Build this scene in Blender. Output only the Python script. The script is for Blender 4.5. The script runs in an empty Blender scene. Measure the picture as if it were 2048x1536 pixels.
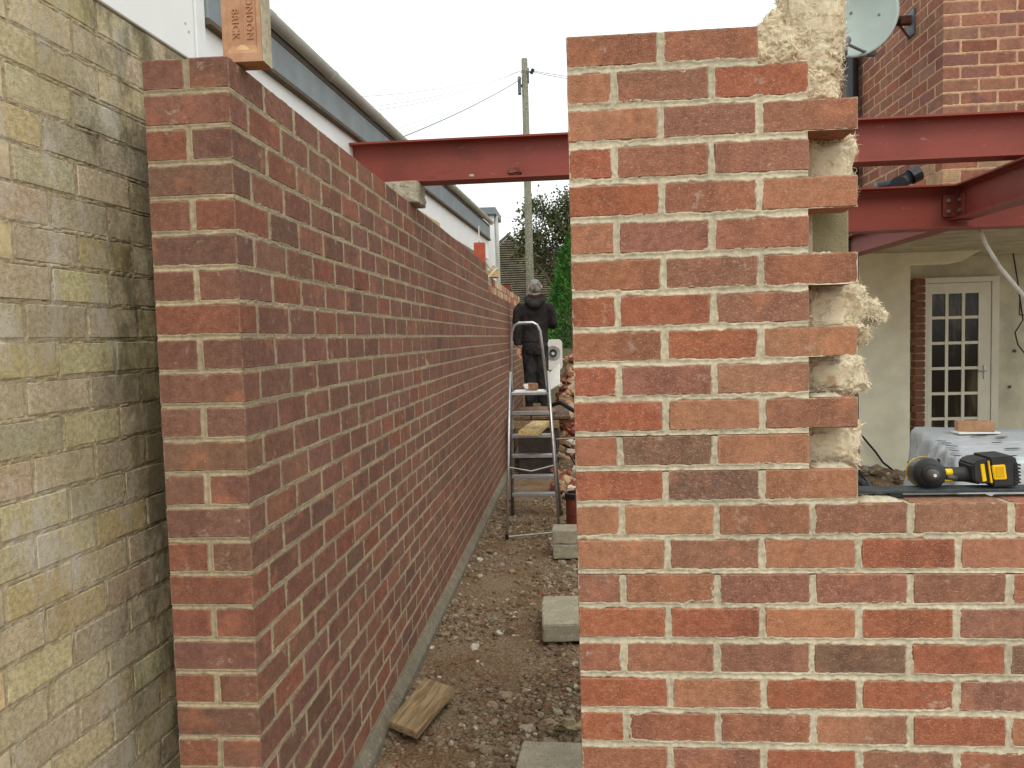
import bpy, bmesh, math, random
import numpy as np
from mathutils import Vector, Matrix, noise as mnoise
random.seed(7); RS = np.random.RandomState(11)
PI = math.pi
scene = bpy.context.scene
C = scene.collection

# ------------------------------------------------------------------ camera, world, sun, exposure
cam_d = bpy.data.cameras.new('camera'); cam = bpy.data.objects.new('camera', cam_d); C.objects.link(cam)
cam_d.sensor_width = 36; cam_d.lens = 27.07; cam_d.clip_start = 0.05; cam_d.clip_end = 2000
m = Matrix(((0.99631828, 0.02191845, 0.08288225), (0.081389, 0.06196329, -0.99475443), (-0.02693913, 0.99783773, 0.05995124)))
cam.matrix_world = Matrix.Translation((0, 0, 1.65)) @ m.to_4x4()
scene.camera = cam
W = bpy.data.worlds.new('World'); scene.world = W; W.use_nodes = True
nt = W.node_tree; nt.nodes.clear()
SUN_EL, SUN_AZ = math.radians(52), math.radians(158)      # azimuth clockwise from +Y: behind the camera, to its right
sky = nt.nodes.new('ShaderNodeTexSky'); sky.sky_type = 'NISHITA'; sky.sun_disc = False
sky.sun_elevation = SUN_EL; sky.sun_rotation = SUN_AZ; sky.dust_density = 4; sky.air_density = 1.2
mix = nt.nodes.new('ShaderNodeMix'); mix.data_type = 'RGBA'; mix.inputs[0].default_value = 0.88
mix.inputs[7].default_value = (10.6, 10.9, 10.9, 1)       # the even white cloud deck
nt.links.new(sky.outputs[0], mix.inputs[6])
bg = nt.nodes.new('ShaderNodeBackground'); bg.inputs[1].default_value = 0.12
out = nt.nodes.new('ShaderNodeOutputWorld')
nt.links.new(mix.outputs[2], bg.inputs[0]); nt.links.new(bg.outputs[0], out.inputs[0])
sd = bpy.data.lights.new('sun', 'SUN'); sd.energy = 1.1; sd.angle = math.radians(25); sd.color = (1, 0.96, 0.9)
sun = bpy.data.objects.new('sun', sd); C.objects.link(sun)
sdir = Vector((math.sin(SUN_AZ) * math.cos(SUN_EL), math.cos(SUN_AZ) * math.cos(SUN_EL), math.sin(SUN_EL)))
sun.rotation_euler = sdir.to_track_quat('Z', 'Y').to_euler(); sun.location = (2, -4, 8)
vs = scene.view_settings; vs.view_transform = 'Standard'; vs.look = 'None'; vs.exposure = 0.15; vs.gamma = 1
vs.use_curve_mapping = False

# ------------------------------------------------------------------ helpers
def lin(r, g, b):
    f = lambda c: (c / 255 / 12.92) if c / 255 <= 0.04045 else ((c / 255 + 0.055) / 1.055) ** 2.4
    return (f(r), f(g), f(b), 1.0)

class MB:
    def __init__(s): s.v = []; s.f = []
    def add(s, vs_, fs):
        o = len(s.v); s.v += [tuple(p) for p in vs_]; s.f += [tuple(i + o for i in f) for f in fs]; return s
    def box(s, a, b, rot=None, piv=None):
        x0, y0, z0 = a; x1, y1, z1 = b
        p = [Vector(q) for q in ((x0, y0, z0), (x1, y0, z0), (x1, y1, z0), (x0, y1, z0), (x0, y0, z1), (x1, y0, z1), (x1, y1, z1), (x0, y1, z1))]
        if rot is not None:
            c = Vector(piv) if piv else Vector(((x0 + x1) / 2, (y0 + y1) / 2, (z0 + z1) / 2))
            p = [rot @ (q - c) + c for q in p]
        return s.add(p, ((3, 2, 1, 0), (4, 5, 6, 7), (0, 1, 5, 4), (1, 2, 6, 5), (2, 3, 7, 6), (3, 0, 4, 7)))
    def prism(s, poly, axis, t0, t1):
        """poly: 2-D points; axis: 'x','y','z' extrusion axis"""
        def P(u, v, t): return {'x': (t, u, v), 'y': (u, t, v), 'z': (u, v, t)}[axis]
        n = len(poly); vv = [P(u, v, t0) for u, v in poly] + [P(u, v, t1) for u, v in poly]
        ff = [tuple(range(n)), tuple(range(2 * n - 1, n - 1, -1))] + [(i, i + n, (i + 1) % n + n, (i + 1) % n) for i in range(n)]
        return s.add(vv, ff)
    def tube(s, pts, r, n=8, caps=True):
        pts = [Vector(p) for p in pts]; k = len(pts); rr = r if isinstance(r, (list, tuple)) else [r] * k
        t0 = (pts[1] - pts[0]).normalized(); ref = Vector((0, 0, 1)) if abs(t0.z) < .9 else Vector((1, 0, 0))
        u = t0.cross(ref).normalized(); vv = []
        for i, p in enumerate(pts):
            t = (pts[min(i + 1, k - 1)] - pts[max(i - 1, 0)]).normalized()
            u = (u - t * u.dot(t)).normalized(); w = t.cross(u)
            for j in range(n):
                a = 2 * PI * j / n; vv.append(p + (u * math.cos(a) + w * math.sin(a)) * rr[i])
        ff = [(i * n + j, i * n + (j + 1) % n, (i + 1) * n + (j + 1) % n, (i + 1) * n + j) for i in range(k - 1) for j in range(n)]
        if caps: ff += [tuple(range(n - 1, -1, -1)), tuple(range((k - 1) * n, k * n))]
        return s.add(vv, ff)
    def build(s, name, mat, parent=None, smooth=False, bevel=0, seg=1):
        me = bpy.data.meshes.new(name); me.from_pydata(s.v, [], s.f); me.update()
        if bevel > 0 or True:
            bm = bmesh.new(); bm.from_mesh(me)
            if bevel > 0: bmesh.ops.bevel(bm, geom=bm.edges[:], offset=bevel, segments=seg, affect='EDGES', clamp_overlap=True)
            bmesh.ops.recalc_face_normals(bm, faces=bm.faces[:]); bm.to_mesh(me); bm.free()
        if smooth: me.polygons.foreach_set('use_smooth', [True] * len(me.polygons))
        return link(name, me, mat, parent)
def link(name, me, mat, parent=None):
    if mat and not me.materials: me.materials.append(mat)
    o = bpy.data.objects.new(name, me); C.objects.link(o)
    if parent: o.parent = parent
    return o
def tag(o, label=None, cat=None, group=None, kind=None):
    if label: o['label'] = label
    if cat: o['category'] = cat
    if group: o['group'] = group
    if kind: o['kind'] = kind
    return o
def thing(name, label, cat, loc=(0, 0, 0), rz=0, group=None):
    o = bpy.data.objects.new(name, None); C.objects.link(o); o.location = loc; o.rotation_euler = (0, 0, rz)
    o.empty_display_size = .1
    return tag(o, label, cat, group)
def local(parent, ob):      # keep world coords of a mesh given in world space under an unrotated empty
    ob.location = -Vector(parent.location); return ob
def npmesh(name, V, F, mat, parent=None, smooth=False):
    me = bpy.data.meshes.new(name); V = np.asarray(V, dtype=np.float32); F = np.asarray(F, dtype=np.int32)
    k = F.shape[1]
    me.vertices.add(len(V)); me.vertices.foreach_set('co', V.ravel())
    me.loops.add(F.size); me.loops.foreach_set('vertex_index', F.ravel())
    me.polygons.add(len(F)); me.polygons.foreach_set('loop_start', np.arange(0, F.size, k, dtype=np.int32))
    me.polygons.foreach_set('loop_total', np.full(len(F), k, dtype=np.int32))
    me.polygons.foreach_set('use_smooth', np.full(len(F), smooth))
    me.update(calc_edges=True); me.validate()
    return link(name, me, mat, parent)

# numpy value noise
_tab = RS.rand(4096)
def vnoise(x, y, z=0.0, seed=0):
    x, y, z = np.broadcast_arrays(np.asarray(x, float), np.asarray(y, float), np.asarray(z, float))
    xi, yi, zi = np.floor(x).astype(np.int64), np.floor(y).astype(np.int64), np.floor(z).astype(np.int64)
    fx, fy, fz = x - xi, y - yi, z - zi
    fx, fy, fz = [t * t * (3 - 2 * t) for t in (fx, fy, fz)]
    def h(a, b, c): return _tab[((a * 73856093) ^ (b * 19349663) ^ (c * 83492791) ^ (seed * 2654435)) & 4095]
    r = 0
    for dx, wx in ((0, 1 - fx), (1, fx)):
        for dy, wy in ((0, 1 - fy), (1, fy)):
            for dz, wz in ((0, 1 - fz), (1, fz)):
                r = r + h(xi + dx, yi + dy, zi + dz) * wx * wy * wz
    return r * 2 - 1
def fbm(x, y, z=0.0, o=4, seed=0):
    r = 0; a = 1; f = 1; s = 0
    for i in range(o):
        r = r + a * vnoise(np.asarray(x) * f, np.asarray(y) * f, np.asarray(z) * f, seed + i); s += a; a *= .5; f *= 2.03
    return r / s

# ------------------------------------------------------------------ materials
class Mt:
    def __init__(s, name, rough=.8, metal=0, spec=.3):
        s.m = bpy.data.materials.new(name); s.m.use_nodes = True; s.nt = s.m.node_tree
        s.b = s.nt.nodes['Principled BSDF']; s.b.inputs['Roughness'].default_value = rough
        s.b.inputs['Metallic'].default_value = metal; s.b.inputs['Specular IOR Level'].default_value = spec
        s.tc = s.nt.nodes.new('ShaderNodeTexCoord'); s._vec = s.tc.outputs['Object']
    def l(s, a, b): s.nt.links.new(a, b)
    def world(s):
        g = s.nt.nodes.new('ShaderNodeNewGeometry'); s._vec = g.outputs['Position']; return s
    def rnd_offset(s):
        oi = s.nt.nodes.new('ShaderNodeObjectInfo'); mm = s.nt.nodes.new('ShaderNodeMath'); mm.operation = 'MULTIPLY'; mm.inputs[1].default_value = 37.7
        s.l(oi.outputs['Random'], mm.inputs[0]); va = s.nt.nodes.new('ShaderNodeVectorMath'); va.operation = 'ADD'
        s.l(s._vec, va.inputs[0]); s.l(mm.outputs[0], va.inputs[1]); s._vec = va.outputs[0]; return s
    def noise(s, scale, detail=3, stretch=None, rough=.55, dist=0):
        n = s.nt.nodes.new('ShaderNodeTexNoise'); n.inputs['Scale'].default_value = scale
        n.inputs['Detail'].default_value = detail; n.inputs['Roughness'].default_value = rough; n.inputs['Distortion'].default_value = dist
        v = s._vec
        if stretch:
            mp = s.nt.nodes.new('ShaderNodeMapping'); mp.inputs['Scale'].default_value = stretch; s.l(v, mp.inputs[0]); v = mp.outputs[0]
        s.l(v, n.inputs['Vector']); return n.outputs['Fac']
    def voronoi(s, scale, feat='F1'):
        n = s.nt.nodes.new('ShaderNodeTexVoronoi'); n.inputs['Scale'].default_value = scale; n.feature = feat; s.l(s._vec, n.inputs['Vector']); return n
    def ramp(s, fac, a, b, lo=0.0, hi=1.0):
        n = s.nt.nodes.new('ShaderNodeMapRange'); n.interpolation_type = 'SMOOTHSTEP'
        n.inputs[1].default_value = a; n.inputs[2].default_value = b; n.inputs[3].default_value = lo; n.inputs[4].default_value = hi
        s.l(fac, n.inputs[0]); return n.outputs[0]
    def mul(s, a, b):
        n = s.nt.nodes.new('ShaderNodeMath'); n.operation = 'MULTIPLY'
        for i, t in enumerate((a, b)):
            if isinstance(t, (int, float)): n.inputs[i].default_value = t
            else: s.l(t, n.inputs[i])
        return n.outputs[0]
    def add(s, a, b):
        n = s.nt.nodes.new('ShaderNodeMath'); n.operation = 'ADD'
        for i, t in enumerate((a, b)):
            if isinstance(t, (int, float)): n.inputs[i].default_value = t
            else: s.l(t, n.inputs[i])
        return n.outputs[0]
    def mix(s, fac, a, b, mode='MIX'):
        n = s.nt.nodes.new('ShaderNodeMix'); n.data_type = 'RGBA'; n.blend_type = mode
        for i, t in ((0, fac), (6, a), (7, b)):
            if isinstance(t, (int, float)): n.inputs[i].default_value = t
            elif isinstance(t, (tuple, list)): n.inputs[i].default_value = t
            else: s.l(t, n.inputs[i])
        return n.outputs[2]
    def col(s, c):
        if isinstance(c, (tuple, list)): s.b.inputs['Base Color'].default_value = c
        else: s.l(c, s.b.inputs['Base Color'])
        return s
    def objcol(s): return s.nt.nodes.new('ShaderNodeObjectInfo').outputs['Color']
    def attr(s, name='col'):
        n = s.nt.nodes.new('ShaderNodeAttribute'); n.attribute_name = name; return n.outputs['Color']
    def bump(s, h, strength=.3, dist=.002):
        n = s.nt.nodes.new('ShaderNodeBump'); n.inputs['Strength'].default_value = strength; n.inputs['Distance'].default_value = dist
        s.l(h, n.inputs['Height']); s.l(n.outputs[0], s.b.inputs['Normal']); return s
def simple(name, c, rough=.7, metal=0, var=.15, scale=20, bump=0, bd=.002, bs=120, stretch=None, spec=.3, detail=4):
    t = Mt(name, rough, metal, spec); f = t.ramp(t.noise(scale, detail, stretch), .3, .7, 1 - var, 1 + var)
    cc = t.mix(1.0, c, f, 'MULTIPLY'); t.col(cc)
    if bump: t.bump(t.noise(bs, 4, stretch), bump, bd)
    return t.m

def brick_mat(name, base='obj', dark=lin(96, 66, 57), pale=lin(208, 164, 132), darkamt=.6, speck=.55, fine=330, worldc=False, bumpd=.0022):
    t = Mt(name, .92, 0, .15)
    if worldc: t.world()
    else: t.rnd_offset()
    c = t.objcol() if base == 'obj' else t.attr()
    n1 = t.noise(7, 2, (1.0, .6, .25) if not worldc else None)        # soft flame bands across the brick
    c = t.mix(t.mul(t.ramp(n1, .47, .66), darkamt), c, t.mix(.55, c, dark))
    n2 = t.noise(11, 3); c = t.mix(t.mul(t.ramp(n2, .55, .72), .35), c, lin(190, 124, 90))
    n4 = t.noise(45, 4, None, .7); c = t.mix(1.0, c, t.ramp(n4, .25, .75, .78, 1.2), 'MULTIPLY')
    n3 = t.add(t.mul(t.noise(fine, 3, None, .7), .6), t.mul(t.noise(fine * .55, 3, (.5, .5, 1.5), .75), .4))
    c = t.mix(t.mul(t.ramp(n3, .52, .62), speck), c, pale)
    c = t.mix(t.mul(t.ramp(n3, .46, .36), .5), c, t.mix(.6, c, (.02, .012, .01, 1)))
    if base == 'obj':      # cream dust and smears left along the arrises by the pointing
        sp_ = t.nt.nodes.new('ShaderNodeSeparateXYZ'); t.l(t.tc.outputs['Generated'], sp_.inputs[0]); ms = None
        es = []
        for ax_, lo_ in (('X', .93), ('Y', .93), ('Z', .80)):
            a1 = t.nt.nodes.new('ShaderNodeMath'); a1.operation = 'SUBTRACT'; t.l(sp_.outputs[ax_], a1.inputs[0]); a1.inputs[1].default_value = .5
            a2 = t.nt.nodes.new('ShaderNodeMath'); a2.operation = 'ABSOLUTE'; t.l(a1.outputs[0], a2.inputs[0])
            es.append(t.ramp(t.mul(a2.outputs[0], 2.0), lo_, 1.0))
        ms = t.add(t.add(t.mul(es[0], es[2]), t.mul(es[1], es[2])), t.mul(es[0], es[1]))
        dust = t.mul(ms, t.ramp(t.noise(38, 5, None, .75), .40, .62)); c = t.mix(t.mul(dust, .42), c, lin(206, 186, 156))
    n5 = t.noise(16, 5, None, .75); c = t.mix(t.mul(t.ramp(n5, .60, .72), .42), c, lin(200, 188, 170))   # bloom of lime
    t.col(c); t.bump(t.add(t.mul(n3, .8), t.mul(n4, .9)), .75, bumpd)
    return t.m
M = {}
M['brick'] = brick_mat('sanded_brick')
M['brick_smooth'] = brick_mat('smooth_brick', speck=.2, fine=260, bumpd=.0012)
M['brick_far'] = brick_mat('far_brick', base='attr', speck=.15, worldc=True, bumpd=.001)
M['brick_house'] = brick_mat('house_brick', speck=.1, darkamt=.5, bumpd=.001)
M['brick_house_far'] = brick_mat('house_brick_far', base='attr', speck=.1, worldc=True, darkamt=.5, bumpd=.001)
def mortar_mat(name, c, var=.2, scale=60, bd=.0015):
    t = Mt(name, .95, 0, .1).world(); n = t.noise(scale, 5, None, .65); n2 = t.noise(5, 3)
    cc = t.mix(1.0, c, t.ramp(n, .3, .7, 1 - var, 1 + var), 'MULTIPLY'); cc = t.mix(1.0, cc, t.ramp(n2, .3, .7, .86, 1.1), 'MULTIPLY')
    t.col(cc); t.bump(t.add(t.noise(420, 3, None, .7), n), .7, bd); return t.m
M['mortar'] = mortar_mat('cream_mortar', lin(194, 184, 158))
M['mortar_left'] = mortar_mat('buff_mortar', lin(172, 158, 130))
M['mortar_house'] = mortar_mat('house_mortar', lin(196, 160, 128))

# old yellow stock bricks: algae, salts and dark patches that thicken towards the pier
def stock_mat(name, mort=False):
    t = Mt(name, .95, 0, .1).world()
    c = lin(200, 185, 152) if mort else t.objcol()
    a = t.noise(9, 3); c = t.mix(t.mul(t.ramp(a, .5, .66), .3), c, lin(188, 170, 118))
    n4 = t.noise(70, 6, None, .75); c = t.mix(1.0, c, t.ramp(n4, .28, .72, .66, 1.22), 'MULTIPLY')
    s1 = t.noise(5, 5, (1, 1.9, .8), .65)
    c = t.mix(t.mul(t.ramp(s1, .52, .68), .65), c, lin(222, 216, 200))
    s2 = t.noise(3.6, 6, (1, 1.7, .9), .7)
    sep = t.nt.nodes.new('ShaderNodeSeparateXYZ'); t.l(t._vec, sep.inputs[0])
    damp = t.add(s2, t.ramp(sep.outputs['Y'], 1.85, 2.3, -.03, .19))        # dark patches grow denser towards the narrow gap
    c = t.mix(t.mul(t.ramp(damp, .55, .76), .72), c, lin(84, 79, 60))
    s3 = t.noise(3, 3, (1, 1, .6)); c = t.mix(t.mul(t.ramp(s3, .48, .64), .3), c, lin(156, 142, 100))
    n3 = t.noise(300, 3, None, .7); c = t.mix(t.mul(t.ramp(n3, .42, .28), .5), c, lin(70, 62, 46))
    t.col(c); t.bump(t.add(t.mul(n3, .6), n4), 1, .0045); return t.m
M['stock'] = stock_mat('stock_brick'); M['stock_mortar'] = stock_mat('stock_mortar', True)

M['white_board'] = simple('white_cladding', lin(238, 242, 240), .5, var=.03, scale=3)
M['white_trim'] = simple('white_trim', lin(230, 234, 232), .45, var=.03)
M['lead'] = simple('lead_flashing', lin(128, 138, 140), .6, .1, .12, 6, .15, .003, 20)
M['gutter'] = simple('grey_gutter', lin(178, 180, 172), .5, 0, .08, 12)
M['soffit'] = simple('brown_soffit', lin(92, 82, 68), .8, 0, .15)
def steel():
    t = Mt('red_primer', .55, 0, .35).world(); c = lin(142, 69, 57)
    c = t.mix(t.mul(t.ramp(t.noise(3, 4), .45, .7), .5), c, lin(108, 54, 46))
    c = t.mix(t.mul(t.ramp(t.noise(45, 5, None, .75), .63, .70), .6), c, lin(168, 134, 114))
    c = t.mix(t.mul(t.ramp(t.noise(7, 5, (.4, 1, 2), .7), .62, .7), .35), c, lin(84, 42, 40))
    c = t.mix(t.mul(t.ramp(t.noise(16, 6, (.35, 1, 1.4), .8), .63, .67), .45), c, lin(188, 158, 134))
    t.col(c); t.bump(t.noise(90, 4), .25, .0012); return t.m
M['steel'] = steel()
M['bolt'] = simple('zinc_bolt', lin(190, 190, 186), .35, .8, .1)
def concrete(name, c, sc=160, holes=.6):
    t = Mt(name, .97, 0, .1); v = t.noise(sc, 4, None, .8); n = t.noise(12, 4)
    cc = t.mix(1.0, c, t.ramp(n, .3, .7, .85, 1.12), 'MULTIPLY'); cc = t.mix(t.mul(t.ramp(v, .46, .34), holes), cc, lin(60, 54, 44))
    cc = t.mix(t.mul(t.ramp(v, .56, .68), .4), cc, lin(206, 200, 182)); t.col(cc); t.bump(v, 1.0, .004); return t.m
M['block'] = concrete('aggregate_block', lin(166, 158, 136), 120, .75)
M['pad'] = concrete('pebbly_concrete', lin(176, 168, 148), 75, .85)
M['block_new'] = concrete('open_texture_block', lin(160, 150, 118), 230, .8)
M['footing'] = concrete('footing_concrete', lin(122, 114, 98), 60, .25)
def wood(name, c, d, sc=6):
    t = Mt(name, .8, 0, .2); g = t.noise(sc, 6, (9, .8, 9), .65, .6)
    cc = t.mix(t.ramp(g, .4, .62), c, d); cc = t.mix(t.mul(t.ramp(t.noise(3, 3), .5, .7), .4), cc, d); t.col(cc); t.bump(g, .35, .002); return t.m
M['wood'] = wood('sawn_timber', lin(158, 136, 102), lin(118, 97, 68))
M['wood_pale'] = wood('pale_timber', lin(204, 182, 132), lin(168, 142, 92))
M['wood_dark'] = wood('weathered_timber', lin(120, 98, 74), lin(78, 62, 48))
M['wood_pole'] = wood('creosoted_pole', lin(140, 140, 122), lin(100, 98, 84), 3)
M['fence'] = wood('fence_boards', lin(118, 110, 86), lin(86, 80, 62), 5)
def wool():
    t = Mt('mineral_wool', 1, 0, .02).world(); n = t.noise(20, 6, (1, 1, 1.3), .65, 1.6); c = t.mix(t.ramp(n, .48, .72), lin(234, 221, 190), lin(192, 160, 114))
    c = t.mix(t.mul(t.ramp(t.noise(9, 3), .5, .66), .7), c, lin(250, 240, 208)); t.col(c); t.bump(t.noise(110, 6, (1, 1, 2), .75, 2), .8, .005); return t.m
M['wool'] = wool(); M['wool_strand'] = simple('wool_strand', lin(234, 224, 198), 1, 0, .3, 40)
def earth():
    t = Mt('rubbly_earth', 1, 0, .05).world(); n = t.noise(2.4, 5, None, .6); c = t.mix(t.ramp(n, .38, .62), lin(124, 99, 73), lin(140, 120, 96))
    g = t.noise(70, 5, None, .75); c = t.mix(1.0, c, t.ramp(g, .3, .7, .45, 1.4), 'MULTIPLY')
    v = t.voronoi(55); c = t.mix(t.mul(t.ramp(v.outputs['Distance'], .5, .15), .3), c, lin(176, 164, 142))
    t.col(c); t.bump(t.add(g, t.mul(v.outputs['Distance'], -.7)), 1, .012); return t.m
M['earth'] = earth()
def stones():
    t = Mt('crushed_stone', .95, 0, .1); c = t.attr(); n = t.noise(90, 4, None, .7); c = t.mix(1.0, c, t.ramp(n, .3, .7, .75, 1.2), 'MULTIPLY'); t.col(c); t.bump(n, .6, .003); return t.m
M['stones'] = stones()
M['alu'] = simple('dull_aluminium', lin(190, 192, 192), .38, .85, .12, 30, .1, .0005)
M['alu_dark'] = simple('grubby_aluminium', lin(140, 138, 130), .5, .6, .2, 30)
M['black'] = simple('black_plastic', lin(34, 34, 36), .45, 0, .15)
M['pipe'] = simple('black_pipe', lin(30, 31, 33), .32, 0, .1, spec=.5)
M['dish'] = simple('dish_grey', lin(152, 164, 156), .5, .1, .05, 8)
M['dish_dark'] = simple('dish_plastic', lin(100, 106, 112), .5, 0, .1)
M['rust'] = simple('rusty_steel', lin(98, 62, 48), .8, .2, .3, 30)
M['cream'] = simple('cream_render', lin(243, 238, 212), .85, 0, .08, 4, .3, .004, 30, detail=6)
M['plaster'] = simple('bare_plaster', lin(200, 194, 172), .9, 0, .14, 5, .3, .003, 30, detail=6)
M['ceiling'] = simple('ceiling_boards', lin(180, 170, 148), .9, 0, .2, 6)
M['gloss'] = simple('white_gloss', lin(226, 222, 204), .35, 0, .05, 6)
M['slate'] = simple('dpc_slate', lin(60, 68, 68), .55, 0, .25, 25, .3, .001)
M['clay'] = simple('clay_pipe', lin(112, 58, 44), .6, 0, .2, 20, .2, .002)
M['paper'] = simple('paper_white', lin(232, 230, 222), .8, 0, .05)
M['cable_w'] = simple('white_conduit', lin(216, 214, 204), .5)
M['slab'] = simple('concrete_slab', lin(158, 150, 132), .95, 0, .25, 8, .4, .01, 30)
M['dkcrate'] = simple('dark_crate', lin(58, 50, 46), .8, 0, .25, 15)
M['tilehung'] = simple('grey_brown_tile', lin(124, 118, 98), .9, 0, .25, 2.5)
M['rooftile'] = simple('dark_roof_tile', lin(84, 84, 78), .9, 0, .2, 3)
g_ = Mt('door_glass', .12, 0, .25); g_.world(); g_.col(g_.mix(g_.ramp(g_.noise(2.2, 4, (2.5, 1, .6), .6), .45, .66), lin(38, 33, 27), lin(96, 86, 70))); M['glass'] = g_.m  # lighter noise patches paint faint reflections into the glass colour
y_ = simple('tool_yellow', lin(238, 196, 30), .4, 0, .06); M['yellow'] = y_
M['toolblack'] = simple('tool_rubber', lin(50, 50, 50), .55, 0, .15, 40, .15, .0005)
M['toolgrey'] = simple('tool_grey', lin(88, 86, 82), .4, .2, .1)
M['chrome'] = simple('chrome', lin(200, 200, 196), .25, 1, .05)
M['sheet'] = simple('white_polythene', lin(188, 196, 199), .36, 0, .08, 5, .8, .02, 9, spec=.5)
M['ink'] = simple('black_ink', lin(40, 42, 46), .6); M['green'] = simple('green_ink', lin(104, 170, 60), .6)
M['hoodie'] = simple('black_fleece', lin(54, 51, 50), .95, 0, .4, 7, .5, .02, 14, spec=.1)
M['trousers'] = simple('black_trousers', lin(52, 50, 51), .9, 0, .45, 9, .5, .02, 16, spec=.15)
M['skin'] = simple('skin', lin(208, 158, 136), .6, 0, .06)
M['hair'] = simple('grey_hair', lin(128, 126, 118), .85, 0, .55, 26, .8, .008, 60)
M['canvas'] = simple('brown_canvas', lin(118, 92, 72), .95, 0, .25, 8, .5, .02, 12)
def leafm(name, a, b):
    t = Mt(name, .7, 0, .2).world(); c = t.mix(t.ramp(t.noise(3.2, 4), .35, .65), a, b)
    w = t.attr(); c = t.mix(1.0, c, w, 'MULTIPLY'); t.col(c)
    t.b.inputs['Subsurface Weight'].default_value = 0; return t.m
M['leaf'] = leafm('tree_leaf', lin(96, 104, 62), lin(70, 76, 50))
M['thuja'] = leafm('conifer_leaf', lin(84, 136, 56), lin(46, 88, 36))
M['bark'] = simple('bark', lin(84, 74, 60), .95, 0, .2, 20, .5, .02)

# ------------------------------------------------------------------ brick machinery
MESHC = {}
def brick_mesh(dx, dy, dz, key, mat, var, bev=.003):
    k = (round(dx, 3), round(dy, 3), round(dz, 3), key, var)
    if k in MESHC: return MESHC[k]
    me = bpy.data.meshes.new('brick'); bm = bmesh.new(); bmesh.ops.create_cube(bm, size=1)
    for v in bm.verts: v.co = Vector((v.co.x * dx, v.co.y * dy, v.co.z * dz))
    bmesh.ops.bevel(bm, geom=bm.edges[:], offset=bev, segments=1, affect='EDGES')
    rg = random.Random(hash(k) & 0xffff if False else int(dx * 1e4 + dy * 1e5 + dz * 1e3) + var * 977)
    sh = rg.uniform(-.0012, .0012); sk = rg.uniform(-.0012, .0012)
    for v in bm.verts:
        v.co.z += sh * (v.co.x / max(dx, .01)) + rg.uniform(-.0007, .0007); v.co.x += sk * (v.co.z / dz) + rg.uniform(-.0008, .0008)
        v.co.y += rg.uniform(-.0006, .0006)
    bmesh.ops.recalc_face_normals(bm, faces=bm.faces[:]); bm.to_mesh(me); bm.free(); me.materials.append(mat)
    MESHC[k] = me; return me
CAMI = cam.matrix_world.inverted()
def screen_size(c, sz):
    q = CAMI @ Vector(c); d = -q.z
    if d < .2: return 0
    u = q.x / d * 1540; v = q.y / d * 1540
    if abs(u) > 1090 or abs(v) > 830: return .001 / max(d, .1)
    return sz / d
def lay_bricks(parent, bricks, key, mat, farmat, limit=300, wmat=None):
    """bricks: (centre, (dx,dy,dz), colour) in the parent's space; the largest in view are parts, the others one joined part"""
    PM = Matrix.Translation(parent.location) @ Matrix.Rotation(parent.rotation_euler.z, 4, 'Z')
    def score(b):
        c = PM @ Vector(b[0]); return screen_size(c, max(b[1][0], b[1][1]) * (1 if abs(c.x) < 1.2 else 1))
    order = sorted(bricks, key=score, reverse=True)
    for b in order[:limit]:
        (c, s, colr) = b; o = bpy.data.objects.new('brick', brick_mesh(s[0], s[1], s[2], key, mat, random.randrange(5)))
        C.objects.link(o); o.parent = parent; o.color = colr
        o.location = (c[0] + random.uniform(-.0008, .0008), c[1] + random.uniform(-.0008, .0008), c[2])
        o.rotation_euler = (random.uniform(-.004, .004), random.uniform(-.004, .004), random.uniform(-.004, .004))
    rest = order[limit:]
    if rest:
        V = []; F = []; col = []
        q = np.array([(3, 2, 1, 0), (4, 5, 6, 7), (0, 1, 5, 4), (1, 2, 6, 5), (2, 3, 7, 6), (3, 0, 4, 7)])
        un = np.array([(-1, -1, -1), (1, -1, -1), (1, 1, -1), (-1, 1, -1), (-1, -1, 1), (1, -1, 1), (1, 1, 1), (-1, 1, 1)]) / 2
        for i, (c, s, colr) in enumerate(rest):
            V.append(un * np.array(s) + np.array(c) + RS.uniform(-.001, .001, 3)); F.append(q + i * 8); col += [colr] * 24
        o = npmesh('brick_courses', np.concatenate(V), np.concatenate(F), farmat, parent)
        a = o.data.color_attributes.new('col', 'FLOAT_COLOR', 'CORNER'); a.data.foreach_set('color', np.array(col, dtype=np.float32).ravel())
        o['kind'] = 'stuff'
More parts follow.
